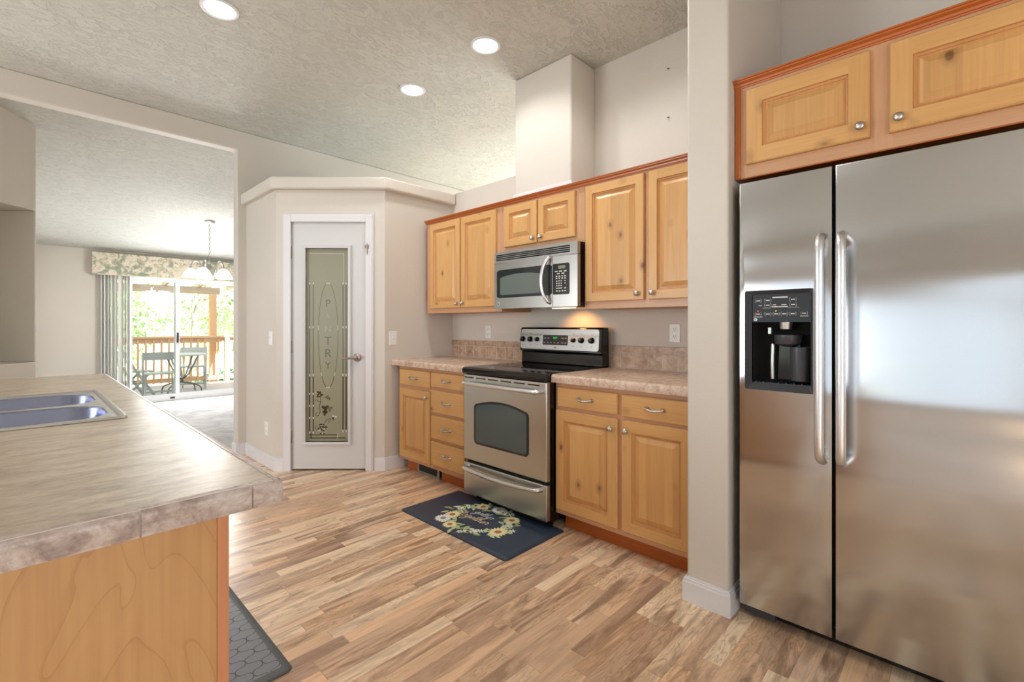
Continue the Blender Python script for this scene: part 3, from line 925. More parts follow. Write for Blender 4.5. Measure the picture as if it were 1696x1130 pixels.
# ------------------------------------------------------------------ wall cabinets
UF = 2.458
def upper(y1, w, z0, z1, label, stiles, rails, doors):
    t = thing('wall_cabinet', label, 'cabinet', (UF, y1, z0), FACE)
    h = z1 - z0
    carcass(t, w, RW - UF - .001, 0, h)
    face_frame(t, w, 0, h, stiles, rails)
    for a, b, c, d, kx, kz in doors: add_door(t, a, b, c - z0, d - z0, kx, kz - z0, .052)
    return t
UT = 2.078
h = UT - 1.302
t = upper(3.408, .931, 1.302, UT, 'knotty alder wall cabinet with two doors, beside the pantry wall', [(.0, .075), (.42, .50), (.86, .931)], [(.075, .42, 0, .05), (.50, .86, 0, .05), (.075, .42, h - .025, h), (.50, .86, h - .025, h)],
      [(.060, .462, 1.342, 2.066, .430, 1.375), (.477, .880, 1.342, 2.066, .507, 1.378)])
MB().box(-.004, 0, -.001, .32, 0, h).build('end_panel', 'stained_v', t)
h = UT - 1.727
upper(2.476, .742, 1.727, UT, 'short knotty alder wall cabinet with two small doors, above the microwave', [(.0, .06), (.34, .40), (.65, .742)], [(.06, .34, 0, .06), (.40, .65, 0, .06), (.06, .34, h - .025, h), (.40, .65, h - .025, h)],
      [(.038, .352, 1.768, 2.062, .322, 1.802), (.366, .676, 1.768, 2.062, .394, 1.802)])
h = UT - 1.302
upper(1.733, .85, 1.302, UT, 'knotty alder wall cabinet with two tall doors, right of the microwave', [(.0, .04), (.40, .47), (.80, .85)], [(.04, .40, 0, .05), (.47, .80, 0, .05), (.04, .40, h - .025, h), (.47, .80, h - .025, h)],
      [(.014, .416, 1.345, 2.066, .378, 1.382), (.444, .826, 1.345, 2.066, .472, 1.382)])
def crown(length, prof):
    """prof: (outward, z) outline; runs along local x, front -y"""
    return MB().loops([[(0, -p, z) for p, z in prof], [(length, -p, z) for p, z in prof]], 0, True, True)
CP = [(-.02, 2.078), (.004, 2.078), (.006, 2.083), (.010, 2.084), (.012, 2.092), (.022, 2.098), (.023, 2.103), (.028, 2.104), (.028, 2.110), (-.02, 2.110)]
o = crown(2.535, CP).build('crown_molding', 'stained', loc=(UF, 3.416, 0), rotz=FACE, smooth=30)
tag(o, 'orange stained crown molding along the top of the range wall cabinets', 'molding')

# ------------------------------------------------------------------ microwave (local x from its left edge)
MX, MZ = 2.38, 1.318
t = thing('microwave', 'stainless over-the-range microwave hung under the short wall cabinet', 'microwave', (MX, 2.476, MZ), FACE)
mz = lambda z: z - MZ
MB().box(.004, .738, .032, .39, .006, mz(1.7265)).build('body', 'black', t, bevel=.003)
m = MB()
# top grille frame with four slots
sl_z = [(1.662, 1.670), (1.674, 1.682), (1.686, 1.694), (1.698, 1.706)]
zz = [1.646] + [v for ab in sl_z for v in ab] + [1.725]
for k in range(0, len(zz), 2): m.box(.018, .684, .0, .03, mz(zz[k]), mz(zz[k + 1]))
m.box(0, .018, 0, .03, mz(1.646), mz(1.725)).box(.684, .742, 0, .03, mz(1.646), mz(1.725))
m.build('vent_grille', 'steel_dark', t)
MB().box(.018, .684, .026, .031, mz(1.655), mz(1.715)).build('slot_shade_sheet', 'deep_black', t)  # dark sheet added behind the grille for the shade in its slots
def bowed(x0, x1, z0, z1, bow=.014, n=10):
    """door skin bowed outward towards the middle of the whole unit"""
    f = lambda x: -bow * (1 - ((x - .371) / .371) ** 2)
    m = MB(); lp = []
    for k in range(n + 1):
        x = x0 + (x1 - x0) * k / n
        lp.append([(x, .032, z0), (x, f(x), z0), (x, f(x), z1), (x, .032, z1)])
    m.loops(lp, 0, True, True)
    return m, f
m, fb = bowed(0, .553, 0, mz(1.643))
door = m.build('door', 'steel_dark', t, smooth=30)
m, _ = bowed(.556, .742, 0, mz(1.643))
cpn = m.build('control_section', 'steel_dark', t, smooth=30)
def bow_plate(poly, lift, nslice=None):
    """flat outline laid on the bowed front: strip by columns (x, zlow, zhigh)"""
    m = MB(); lo = []; hi = []
    vs = []
    for x, a, b in poly:
        y = fb(x) - lift
        vs.append([(x, fb(x) + .001, a), (x, y, a), (x, y, b), (x, fb(x) + .001, b)])
    m.loops(vs, 0, True, True)
    return m
def cols(x0, x1, z0, z1, r, n=24, top=lambda x: 0.0):
    out = []
    for k in range(n + 1):
        x = x0 + (x1 - x0) * k / n
        e = min(x - x0, x1 - x)
        c = 0.0
        if e < r: c = r - math.sqrt(max(r * r - (r - e) ** 2, 0))
        out.append((x, z0 + c, z1 - c + top(x)))
    return out
bow_plate(cols(.028, .549, mz(1.394), mz(1.594), .012), .002).build('window_frame', 'micro_border', door, smooth=30)
bow_plate(cols(.066, .472, mz(1.414), mz(1.538), .006, 24, lambda x: .020 * (1 - ((x - .27) / .21) ** 2)), .003).build('window', 'micro_glass', door, smooth=30)
bow_plate(cols(.5545, .684, mz(1.396), mz(1.594), .01), .002).build('keypad', 'black', cpn, smooth=30)
m = MB()
yk = fb(.62) - .0032
m.box(.592, .655, fb(.62) - .003, fb(.62), mz(1.560), mz(1.580))
m.build('display', 'lcd', cpn)
m = MB()
for r_, (zc, xs) in enumerate([(1.544, (.584, .617, .652)), (1.530, (.600, .636)), (1.513, (.586, .608, .630, .652)), (1.499, (.586, .608, .630, .652)), (1.482, (.588, .605, .622, .652)), (1.467, (.588, .605, .622, .652)),
                               (1.452, (.588, .605, .622)), (1.436, (.588, .605, .622, .652)), (1.419, (.588, .610, .632, .652))]):
    for xc in xs:
        wd = .011 if r_ < 2 else (.006 if r_ in (2, 3, 7, 8) else .004)
        m.box(xc - wd, xc + wd, fb(xc) - .0026, fb(xc), mz(zc) - .0035, mz(zc) + .0035)
m.build('key_legends', 'print', cpn)
hp = smooth_path([(.532, fb(.53) + .002, mz(1.640)), (.527, fb(.53) - .022, mz(1.628)), (.505, -.052, mz(1.57)), (.497, -.060, mz(1.49)), (.505, -.052, mz(1.41)), (.527, fb(.53) - .022, mz(1.357)), (.532, fb(.53) + .002, mz(1.345))], 6)
MB().tube(hp, .012, 12).build('handle', 'handle', door, smooth=60)
def emblem(parent, x, y, z, r):
    m = MB().lathe([(r, 0), (r, -.0012), (r * .86, -.0018), (r * .84, -.0012), (.0004, -.0012)], (0, 0, 0), 'y', 24)
    o = m.build('emblem', 'badge', parent, loc=(x, y, z), smooth=30)
    q = MB()
    q.tube([(r * .55 * math.cos(a), -.0017, r * .55 * math.sin(a)) for a in [R(40 + k * 20) for k in range(15)]], r * .07, 5)
    q.tube(smooth_path([(-r * .35, -.0017, r * .1), (-r * .1, -.0017, r * .35), (-r * .05, -.0017, -r * .3), (r * .2, -.0017, -r * .1), (r * .15, -.0017, r * .3), (r * .4, -.0017, -r * .25)], 4), r * .07, 5)
    q.build('monogram', 'charcoal', o)
    return o
MB().box(.034, .060, fb(.045) - .002, fb(.045) + .002, mz(1.336), mz(1.366)).build('badge_plate', 'badge', door)
emblem(door, .047, fb(.045) - .002, mz(1.351), .010)
m = MB().box(.39, .70, .05, .37, -.004, .006)
m.build('underside_plate', 'steel_dark', t)
MB().box(.47, .62, .085, .15, -.006, -.004).build('lamp_lens', 'lamp_warm', t)
light('cooktop_lamp', 'SPOT', (.5, .20, -.012), 5, (1, .45, .13), (R(40), 0, 0), t, spot_size=R(112), spot_blend=.7, shadow_soft_size=.03)

# ------------------------------------------------------------------ range
RX = 2.095
t = thing('range', 'stainless and black freestanding electric range between the countertops', 'range', (RX, 2.487, 0), FACE)
RWD = .745
MB().box(.002, RWD - .002, .035, .66, .045, .895).build('body', 'black', t)
for x in (.05, .69):
    for y in (.10, .60): MB().lathe([(.018, 0.0), (.018, .012), (.010, .014), (.010, .05)], (x, y, 0), n=10).build('foot', 'blacks', t)
# cooktop
m = MB()
pr = [(.66, .872), (-.006, .872), (-.012, .880), (-.012, .900), (-.004, .9105), (.012, .9145), (.66, .9145)]
m.loops([[(0, y, z) for y, z in pr], [(RWD, y, z) for y, z in pr]], 0, True, True)
ck = m.build('cooktop', 'cooktop', t, bevel=.002, smooth=40)
for cx, cy, rr in ((.19, .20, .105), (.55, .20, .085), (.19, .46, .08), (.55, .45, .105)):
    m = MB()
    for q in (rr, rr * .62):
        lp = [[(cx + a * math.cos(2 * PI * k / 40), cy + a * math.sin(2 * PI * k / 40), .9149) for k in range(40)] for a in (q - .003, q)]
        m.loops(lp)
    m.build('burner_ring', 'ring', ck)
# oven door
dz0, dz1 = .287, .866
m = MB().loops([rect(.004, RWD - .004, dz0, dz1, .034), rect(.004, RWD - .004, dz0, dz1, .004), rect(.008, RWD - .008, dz0 + .004, dz1 - .004, 0)], 0, True, True)
dr = m.build('oven_door', 'steel', t, bevel=.002)
m = MB()
for k in range(6): m.box(.014 + k * .1165, .106 + k * .1165, -.0012, .004, .842, .849)
m.build('vent_slots', 'black', dr)
def window_plate(x0, x1, z0, z1, r, arch, y):
    pts = []
    base = rrect(x0, x1, z0, z1, r, 6)
    out = []
    for x, z in base:
        out.append((x, z))
    # add the arched top between the two upper corner arcs
    n = 7
    up = [(x1 - r - (x1 - x0 - 2 * r) * k / 12, z1 + arch * (1 - ((k - 6) / 6) ** 2)) for k in range(1, 12)]
    out = base[:2 * n] + up + base[2 * n:]
    return MB().prism(out, 'xz', y, .002)
window_plate(.112, .604, .406, .676, .03, .032, -.0025).build('window_frame', 'oven_border', dr, smooth=30)
window_plate(.128, .588, .420, .664, .022, .030, -.0035).build('window', 'oven_glass', dr, smooth=30)
def bar_handle(parent, x0, x1, z, sag, r, out, name='handle'):
    xm = (x0 + x1) / 2
    pts = [(x0, 0, z)] + [(x0 + .004, -out * .6, z), (x0 + .022, -out, z - .002)]
    pts += [(x0 + .022 + (x1 - x0 - .044) * k / 8, -out - .006 * (1 - ((k - 4) / 4) ** 2), z - .002 + sag * (1 - ((k - 4) / 4) ** 2)) for k in range(1, 8)]
    pts += [(x1 - .022, -out, z - .002), (x1 - .004, -out * .6, z), (x1, 0, z)]
    return MB().tube(smooth_path(pts, 3), r, 12).build(name, 'handle', parent, smooth=60)
bar_handle(dr, .035, .705, .812, .0, .0135, .042)
# storage drawer
m = MB().loops([rect(.004, RWD - .004, .058, .266, .034), rect(.004, RWD - .004, .058, .266, .004), rect(.008, RWD - .008, .062, .262, 0)], 0, True, True)
dw = m.build('storage_drawer', 'steel', t, bevel=.002)
bar_handle(dw, .035, .705, .240, -.012, .0135, .040)
# backguard
m = MB().prism([(.60, .9145), (.585, .9145), (.588, 1.0), (.562, 1.008), (.566, 1.018), (.578, 1.176), (.590, 1.184), (.655, 1.184), (.66, .9145)], 'yz', .0, RWD)
# prism in yz runs along x
bg = m.build('backguard', 'black', t, bevel=.008, seg=3, smooth=40)
def tilt(z): return .5655 + (z - 1.018) * (.012 / .158)
m = MB()
pts = rrect(.012, .722, 1.022, 1.170, .018, 5)
m.loops([[(x, tilt(z) + .002, z) for x, z in pts], [(x, tilt(z) - .0025, z) for x, z in pts]], 0, False, True)
cp = m.build('control_panel', 'steel_dark', bg, smooth=30)
m = MB()
m.loops([[(x, tilt(z) - .002, z) for x, z in rrect(.235, .462, 1.056, 1.128, .004, 2)], [(x, tilt(z) - .0045, z) for x, z in rrect(.235, .462, 1.056, 1.128, .004, 2)]], 0, False, True)
m.build('display', 'blacks', bg)
for kx, kr in ((.034, .021), (.110, .021), (.180, .017), (.512, .017), (.580, .021), (.664, .021)):
    m = MB()
    zc = 1.095; y0 = tilt(zc) - .002
    m.lathe([(kr, 0), (kr, -.006), (kr * .86, -.010), (kr * .80, -.022), (kr * .6, -.025), (.0005, -.025)], (kx, y0, zc), 'y', 22)
    m.box(kx - .004, kx + .004, y0 - .029, y0 - .02, zc - kr * .75, zc + kr * .75)
    k_ = m.build('knob', 'black', bg, smooth=40)
    MB().box(kx - .0012, kx + .0012, y0 - .0296, y0 - .029, zc, zc + kr * .7).build('pointer', 'print', k_)
text_obj('clock_digits', '3:17', .022, 'led_green', bg, (.350, tilt(1.105) - .0048, 1.107), .0002)
for zc, xs in ((1.105, (.255, .285, .415, .445)), (1.072, (.252, .282, .312, .345, .378, .415, .445))):
    for x in xs:
        MB().box(x - .008, x + .008, tilt(zc) - .005, tilt(zc) - .0044, zc - .004, zc + .005).build('key_legend', 'legend_grey', bg)
for x in (.034, .110, .180, .512, .580, .664):
    MB().box(x - .010, x + .010, tilt(1.137) - .003, tilt(1.137) - .0023, 1.136, 1.1385).build('knob_legend', 'charcoal', bg)
    MB().box(x - .008, x + .008, tilt(1.055) - .003, tilt(1.055) - .0023, 1.052, 1.0545).build('knob_legend', 'charcoal', bg)
emblem(bg, .352, tilt(1.038) - .0025, 1.038, .009)

# ------------------------------------------------------------------ refrigerator
GX = 2.04
t = thing('refrigerator', 'stainless side-by-side refrigerator with black ice and water dispenser, right of the wall column', 'refrigerator', (GX, .672, 0), FACE)
MB().box(.004, .906, .085, .71, .055, 1.765).build('body', 'charcoal', t, bevel=.004)
for x in (.08, .82):
    for y in (.12, .62): MB().lathe([(.02, 0), (.02, .02), (.012, .022), (.012, .06)], (x, y, 0), n=12).build('leveling_foot', 'blacks', t)
m = MB().box(.01, .90, .062, .085, .014, .054)
for k in range(11): m.box(.09 + k * .075, .093 + k * .075, .058, .062, .016, .052)
m.box(.02, .90, .0585, .062, .032, .035)
m.build('base_grille', 'black', t)
m = MB().box(.010, .125, .035, .064, .014, .040).box(.06, .064, .034, .05, .040, .056)
m.build('hinge_cover', 'charcoal', t, bevel=.004)
z0, z1 = .058, 1.781
hx0, hx1, hz0, hz1 = .024, .262, .942, 1.338
e = .008
FW = .3215
m = MB().loops([rect(0, FW, z0, z1, .078), rect(0, FW, z0, z1, e), rect(.002, FW - .002, z0 + .002, z1 - .002, .002), rect(e, FW - e, z0 + e, z1 - e, 0), rect(hx0, hx1, hz0, hz1, 0), rect(hx0, hx1, hz0, hz1, .055)], 0, False, False)
m.loops([rect(0, FW, z0, z1, .078), rect(hx0, hx1, hz0, hz1, .078)], 0)
fz = m.build('freezer_door', 'fridge_steel', t, smooth=50)
m = MB().loops([rect(.3300, .908, z0, z1, .078), rect(.3300, .908, z0, z1, e), rect(.3320, .906, z0 + .002, z1 - .002, .002), rect(.3300 + e, .908 - e, z0 + e, z1 - e, 0)], 0, True, True)
fd = m.build('fresh_food_door', 'fridge_steel', t, smooth=50)
def fridge_handle(parent, x, dx):
    pts = [(x, .001, 1.525), (x + dx * .3, -.022, 1.522), (x + dx * .7, -.046, 1.505), (x + dx, -.056, 1.46)]
    pts += [(x + dx, -.057, 1.46 - (1.46 - .765) * k / 6) for k in range(1, 6)]
    pts += [(x + dx, -.056, .765), (x + dx * .7, -.046, .722), (x + dx * .3, -.022, .706), (x, .001, .703)]
    return MB().tube(smooth_path(pts, 4), .0155, 14).build('handle', 'handle', parent, smooth=60)
fridge_handle(fz, .295, -.004)
fridge_handle(fd, .352, .004)
# dispenser
bz = MB()
oo = rrect(hx0, hx1, hz0, hz1, .008, 3)
ii = rrect(.050, .254, .968, 1.322, .008, 3)
bz.loops([[(x, .001, z) for x, z in oo], [(x, -.005, z) for x, z in oo], [(x, -.001, z) for x, z in ii], [(x, .012, z) for x, z in ii]])
ds = bz.build('dispenser', 'blacks', t, smooth=30)
MB().box(.050, .254, .003, .03, 1.212, 1.322).build('control_panel', 'black', ds)
m = MB()
m.quad((.050, .002, .968), (.050, .074, .968), (.050, .074, 1.212), (.050, .002, 1.212))
m.quad((.254, .002, .968), (.254, .074, .968), (.254, .074, 1.212), (.254, .002, 1.212))
m.quad((.050, .074, .968), (.254, .074, .968), (.254, .074, 1.212), (.050, .074, 1.212))
m.quad((.050, .002, 1.212), (.254, .002, 1.212), (.254, .074, 1.212), (.050, .074, 1.212))
m.build('recess', 'deep_black', ds, smooth=0)
m = MB().box(.052, .252, .004, .072, .962, .972)
for k in range(7): m.box(.06 + k * .027, .064 + k * .027, .008, .07, .972, .976)
m.build('drip_tray', 'charcoal', ds)
m = MB().lathe([(.024, 1.212), (.021, 1.185), (.016, 1.182), (.016, 1.19)], (.163, .036, 0), n=20)
m.build('nozzle', 'steel', ds, smooth=40)
m = MB().lathe([(.050, 1.162), (.050, 1.140), (.044, 1.126), (.02, 1.116), (.0005, 1.114)], (.170, .044, 0), n=28, cap0=True)
m.build('ice_chute', 'charcoal', ds, smooth=40)
m = MB()
m.tube([(.113, .050, 1.125), (.112, .046, 1.05), (.112, .048, .985)], .008, 10)
m.lathe([(.009, 1.19), (.009, 1.165)], (.104, .04, 0), n=12)
m.build('water_lever', 'steel', ds, smooth=60)
m = MB()
pts = [(.128, .985), (.205, .985), (.212, 1.10), (.205, 1.128), (.135, 1.128)]
m.prism(pts, 'xz', .058, .066)
m.build('ice_lever', 'oven_border', ds)
MB().lathe([(.032, .985), (.036, 1.07), (.036, 1.115), (.033, 1.115), (.029, .99)], (.212, .040, 0), n=24, cap0=True, cap1=True).build('cup_guide', 'charcoal', ds, smooth=40)
m = MB()
YP = .0026
def bracket(x, z, wv=.013, hv=.010, bot=False):
    for s_ in (-1, 1):
        m.tube([(x + s_ * (wv - .003), YP, z + hv), (x + s_ * wv, YP, z + hv * .5), (x + s_ * wv, YP, z - hv * .5), (x + s_ * (wv - .003), YP, z - hv)], .0006, 4)
    m.box(x - wv * .62, x + wv * .62, YP - .0003, YP + .0004, z - .0018, z + .0018)
for x, z in ((.072, 1.297), (.107, 1.298), (.107, 1.279), (.195, 1.299), (.195, 1.279), (.072, 1.244), (.107, 1.244), (.137, 1.244), (.165, 1.244), (.194, 1.244), (.232, 1.245)):
    bracket(x, z, .0115, .0078)
m.box(.124, .177, YP - .0003, YP + .0004, 1.306, 1.311)
m.box(.121, .178, YP - .0003, YP + .0004, 1.270, 1.274); m.box(.125, .137, YP - .0003, YP + .0004, 1.2785, 1.281); m.box(.155, .173, YP - .0003, YP + .0004, 1.2785, 1.281)
m.box(.055, .088, YP - .0003, YP + .0004, 1.2315, 1.2338); m.box(.219, .246, YP - .0003, YP + .0004, 1.2335, 1.236); m.box(.074, .086, YP - .0003, YP + .0004, 1.2765, 1.279)
m.box(.088, .118, YP - .0003, YP + .0004, 1.2675, 1.2685); m.box(.180, .216, YP - .0003, YP + .0004, 1.2675, 1.2685)
m.build('key_legends', 'print', ds)
MB().lathe([(.0024, 0), (.0018, -.001), (.0002, -.0012)], (.071, YP, 1.2555), 'y', 10).build('indicator_light', 'led_red', ds)
MB().lathe([(.0022, 0), (.0016, -.001), (.0002, -.0012)], (.136, YP, 1.2555), 'y', 10).build('indicator_light', 'led_yellow', ds)
emblem(ds, .062, YP, 1.222, .0068)

# cabinet above the refrigerator
CX = 2.088
t = thing('refrigerator_cabinet', 'knotty alder wall cabinet with two wide doors, above the refrigerator', 'cabinet', (CX, .701, 0), FACE)
w = .96
m = MB().box(.0, w, .02, .69, 1.815, 1.831).box(0, .016, .02, .69, 1.831, 2.21).box(w - .016, w, .02, .69, 1.831, 2.21).box(.016, w - .016, .02, .69, 2.194, 2.21).box(.016, w - .016, .674, .69, 1.831, 2.194)
m.build('carcass', 'stained_v', t)
face_frame(t, w, 1.815, 2.20, [(0.02, .05), (.44, .52), (.91, w)], [(.05, .44, 1.815, 1.872), (.52, .91, 1.815, 1.872), (.05, .44, 2.165, 2.20), (.52, .91, 2.165, 2.20)])
MB().box(-.002, .020, -.006, .02, 1.812, 2.20).build('corner_trim', 'stained_v', t, bevel=.003)
MB().box(.020, w, -.001, .02, 1.810, 1.8149).build('bottom_edge_trim', 'stained', t)
add_door(t, .045, .456, 1.864, 2.172, .430, 1.905, .062)
add_door(t, .510, .920, 1.864, 2.172, .536, 1.905, .062)
CP2 = [(p, z + .112) for p, z in CP]
crown(w + .008, CP2).build('crown_molding', 'stained', t, loc=(-.005, 0, 0), smooth=30)

# ------------------------------------------------------------------ island
IX1, IY0, IY1, IX0 = .335, .92, 3.66, -.46
PX, PY = .272, 1.02
t = thing('island_cabinet', 'kitchen island cabinet with a plain maple plywood end panel', 'cabinet', (0, 0, 0))
MB().box(IX0 + .06, PX - .02, PY, PY + .012, 0, .870).build('end_panel', 'ply', t)
m = MB().box(PX - .0195, PX, PY - .002, PY + .03, 0, .870)
m.build('corner_stile', 'corner_wood', t)
m = MB().box(IX0 + .06, PX - .02, PY + .012, 3.60, .10, .70).box(IX0 + .06, .20, PY + .012, 3.60, 0, .10)
m.build('carcass', 'carcass', t)
m = MB().box(PX - .02, PX, PY + .0305, 3.60, .70, .870).box(PX - .02, PX - .002, PY + .0305, 3.60, .10, .70)
m.build('face_frame', 'alder_frame', t)
for k, (a, b) in enumerate(((1.09, 1.52), (1.56, 2.05), (2.07, 2.56), (2.60, 3.05), (3.10, 3.55))):
    d = panel_door(b - a, .56).build('door', DOORM, t, loc=(PX - .018, (a + b) / 2, .41), rotz=R(90), smooth=20)
# worktop with the sink cut-out
SX0, SX1, SY0, SY1 = -.292, .222, 1.858, 2.690
m = MB(); zt, zb = .914, .872; r_ = .014
m.box(IX0, SX0 + .012, IY0 + .012, IY1, zb, zt); m.box(SX1 - .012, IX1 - .016, IY0 + .012, IY1, zb, zt)
m.box(SX0 + .012, SX1 - .012, IY0 + .012, SY0 + .012, zb, zt); m.box(SX0 + .012, SX1 - .012, SY1 - .012, IY1, zb, zt)
wt = MB()
wt.v, wt.f, wt.m = m.v, m.f, m.m
top = thing('countertop', 'large mottled beige island countertop holding the double sink', 'countertop', (0, 0, 0))
wt.build('surface', 'counter', top, smooth=0)
def edge_prof(n=6):
    p = [(.016, zb), (.0, zb)]
    for k in range(n + 1):
        a = R(180 - 90 * k / n)
        p.append((r_ + r_ * math.cos(a), zt - r_ + r_ * math.sin(a) + .001))
    p.append((.016, zt + .001)); return p
ep = edge_prof()
m = MB()
xs = [IX0, -.345, -.185, -.030, .1235, .282]
for a, b in zip(xs, xs[1:]):
    m.loops([[(x, IY0 - .004 + d, z) for d, z in ep] for x in (a + .0016, b - .0016)], 0, True, True)
m.loops([[(.2836, IY0 - .004 + d, z) for d, z in ep], [(IX1 - .003, IY0 - .004 + d, z) for d, z in ep]], 0, True, True)
m.build('edge_tiles', 'counter_edge', top, smooth=40)
m = MB().box(IX0, IX1 - .004, IY0 + .002, IY0 + .012, zb + .002, zt - .0005)
m.build('edge_grout', 'grout', top)
m = MB()
y = IY0 - .002
while y < IY1 - .02:
    y2 = min(y + .158, IY1)
    m.loops([[(IX1 - d, yy, z) for d, z in ep] for yy in (y + .0015, y2 - .0015)], 0, True, True)
    y = y2
m.build('side_edge_tiles', 'counter_edge', top, smooth=40)
MB().box(IX1 - .016, IX1 - .004, IY0 + .002, IY1, zb + .002, zt - .0005).build('side_edge_grout', 'grout', top)
# two dark crumbs left on the worktop are part of its surface
# sink
t = thing('sink', 'double bowl stainless steel drop-in sink in the island countertop', 'sink', ((SX0 + SX1) / 2, (SY0 + SY1) / 2, .914))
hx, hy = (SX1 - SX0) / 2, (SY1 - SY0) / 2
def rr(hx_, hy_, r, z, cx=0.0, cy=0.0, n=6):
    return [(cx + x, cy + y, z) for x, y in rrect(-hx_, hx_, -hy_, hy_, r, n)]
m = MB()
m.loops([rr(hx, hy, .02, .0012), rr(hx - .003, hy - .003, .018, .0075), rr(hx - .010, hy - .010, .016, .0085), rr(hx - .018, hy - .018, .014, .0035), rr(hx - .022, hy - .022, .012, .002)])
# deck plate between the bowls
bx0, bx1 = -.150 - .0, .226 - .0
bowls = [(-.365, -.035), (.010, .360)]      # local y ranges
bX = (-.205, .222)
Z = .0021
oL, oR, oB, oT = -(hx - .0215), hx - .0215, -(hy - .0215), hy - .0215
for q in ((oL, bX[0], oB, oT), (bX[1], oR, oB, oT)):
    m.quad((q[0], q[2], Z), (q[1], q[2], Z), (q[1], q[3], Z), (q[0], q[3], Z))
yb = [oB, bowls[0][0], bowls[0][1], bowls[1][0], bowls[1][1], oT]
for k in (0, 2, 4):
    m.quad((bX[0], yb[k], Z), (bX[1], yb[k], Z), (bX[1], yb[k + 1], Z), (bX[0], yb[k + 1], Z))
# corner fillets between square cut-out and rounded bowl mouth
def bowl(y0, y1):
    cx, cy = (bX[0] + bX[1]) / 2, (y0 + y1) / 2
    ax, ay = (bX[1] - bX[0]) / 2, (y1 - y0) / 2
    sq = []
    rd = rr(ax, ay, .105, Z, cx, cy, 8)
    for i, (x, y, z) in enumerate(rd):
        sx = 1 if x > cx else -1; sy = 1 if y > cy else -1
        u, v = (x - cx) / ax, (y - cy) / ay
        s_ = 1 / max(abs(u), abs(v))
        sq.append((cx + u * s_ * ax, cy + v * s_ * ay, Z))
    m.loops([sq, rd])
    b = MB()
    b.loops([rd, rr(ax - .004, ay - .004, .102, Z - .006, cx, cy, 8), rr(ax - .012, ay - .012, .095, -.15, cx, cy, 8), rr(ax - .035, ay - .035, .08, -.178, cx, cy, 8), rr(.045, .045, .044, -.184, cx, cy, 8)], 0, False, True)
    return b
bb = [bowl(*q) for q in bowls]
m.build('rim', 'sink_rim', t, smooth=40, recalc=True)
for b in bb:
    bo = b.build('bowl', 'sink', t, smooth=60)
for y0, y1 in bowls:
    MB().lathe([(.042, -.183), (.040, -.1805), (.030, -.1825), (.0005, -.1828)], ((bX[0] + bX[1]) / 2, (y0 + y1) / 2, 0), n=20, cap0=False).build('drain', 'brushed', t, smooth=40)

# ------------------------------------------------------------------ mats
t = thing('kitchen_mat', 'dark navy cushioned mat with a printed flower wreath, on the floor before the range', 'mat', (1.935, 2.157, 0), FACE)
w2, d2 = .479, .246
def rr2(a, b, r, z): return [(x, y, z) for x, y in rrect(-a, a, -b, b, r, 5)]
m = MB().loops([rr2(w2, d2, .02, .0005), rr2(w2, d2, .02, .004), rr2(w2 - .008, d2 - .008, .016, .010), rr2(w2 - .022, d2 - .022, .012, .0135)], 0, True, True)
m.build('pad', 'navy', t, smooth=60)
# printed wreath (local x to the right along the range, local y towards the range)
ZP = .0137
pm = MB()
def flat(pts, mt, lift): pm.add([(x, y, ZP + lift) for x, y in pts], [tuple(range(len(pts)))], mt)
def leafp(x, y, ang, L, wv, mt, lift):
    pts = []
    for k in range(7): u = k / 6; pts.append((u * L, wv * math.sin(PI * u) ** .8))
    for k in range(5, 0, -1): u = k / 6; pts.append((u * L, -wv * math.sin(PI * u) ** .8))
    c, s_ = math.cos(ang), math.sin(ang)
    flat([(x + a * c - b * s_, y + a * s_ + b * c) for a, b in pts], mt, lift)
def flowerp(x, y, r, mt, cm, lift, n=16):
    for k in range(n):
        a = 2 * PI * k / n
        leafp(x, y, a, r, r * .17, mt, lift + .00002 * (k % 2))
    flat([(x + r * .5 * math.cos(2 * PI * k / 18), y + r * .5 * math.sin(2 * PI * k / 18)) for k in range(18)], mt, lift + .00006)
    flat([(x + r * .34 * math.cos(2 * PI * k / 14), y + r * .34 * math.sin(2 * PI * k / 14)) for k in range(14)], cm, lift + .0001)
random.seed(11)
EX, EY = .222, .180
wc = (.012, -.005)
for k in range(170):
    a = random.uniform(0, 2 * PI)
    rj = random.uniform(.78, 1.16)
    leafp(wc[0] + EX * rj * math.cos(a), wc[1] + EY * rj * math.sin(a), a + PI / 2 + random.uniform(-1.5, 1.5), random.uniform(.035, .062), random.uniform(.006, .012), random.choice((0, 0, 1, 1, 1, 3)), .00002 + .0000015 * k)
for a, mt, cm, r in ((124, 2, 4, .050), (92, 3, 5, .052), (44, 2, 4, .052), (345, 2, 4, .060), (206, 2, 4, .055), (226, 3, 5, .056), (252, 2, 4, .048)):
    sc_ = .86 if a in (206,) else (1.10 if a == 226 else 1.0)
    flowerp(wc[0] + EX * sc_ * math.cos(R(a)), wc[1] + EY * sc_ * math.sin(R(a)), r, mt, cm, .0004 + .0002 * (a == 226))
for a, s_ in ((152, 1), (18, 1), (300, .95), (315, .85), (66, 1.1), (5, 1.2), (282, 1.1), (172, .95)):
    flowerp(wc[0] + EX * s_ * math.cos(R(a)), wc[1] + EY * s_ * math.sin(R(a)), .024, 3, 0, .0004, 6)
pm.build('printed_wreath', ['m_green', 'm_green2', 'm_cream', 'm_white', 'm_rust', 'm_grey'], t, smooth=0, recalc=False)
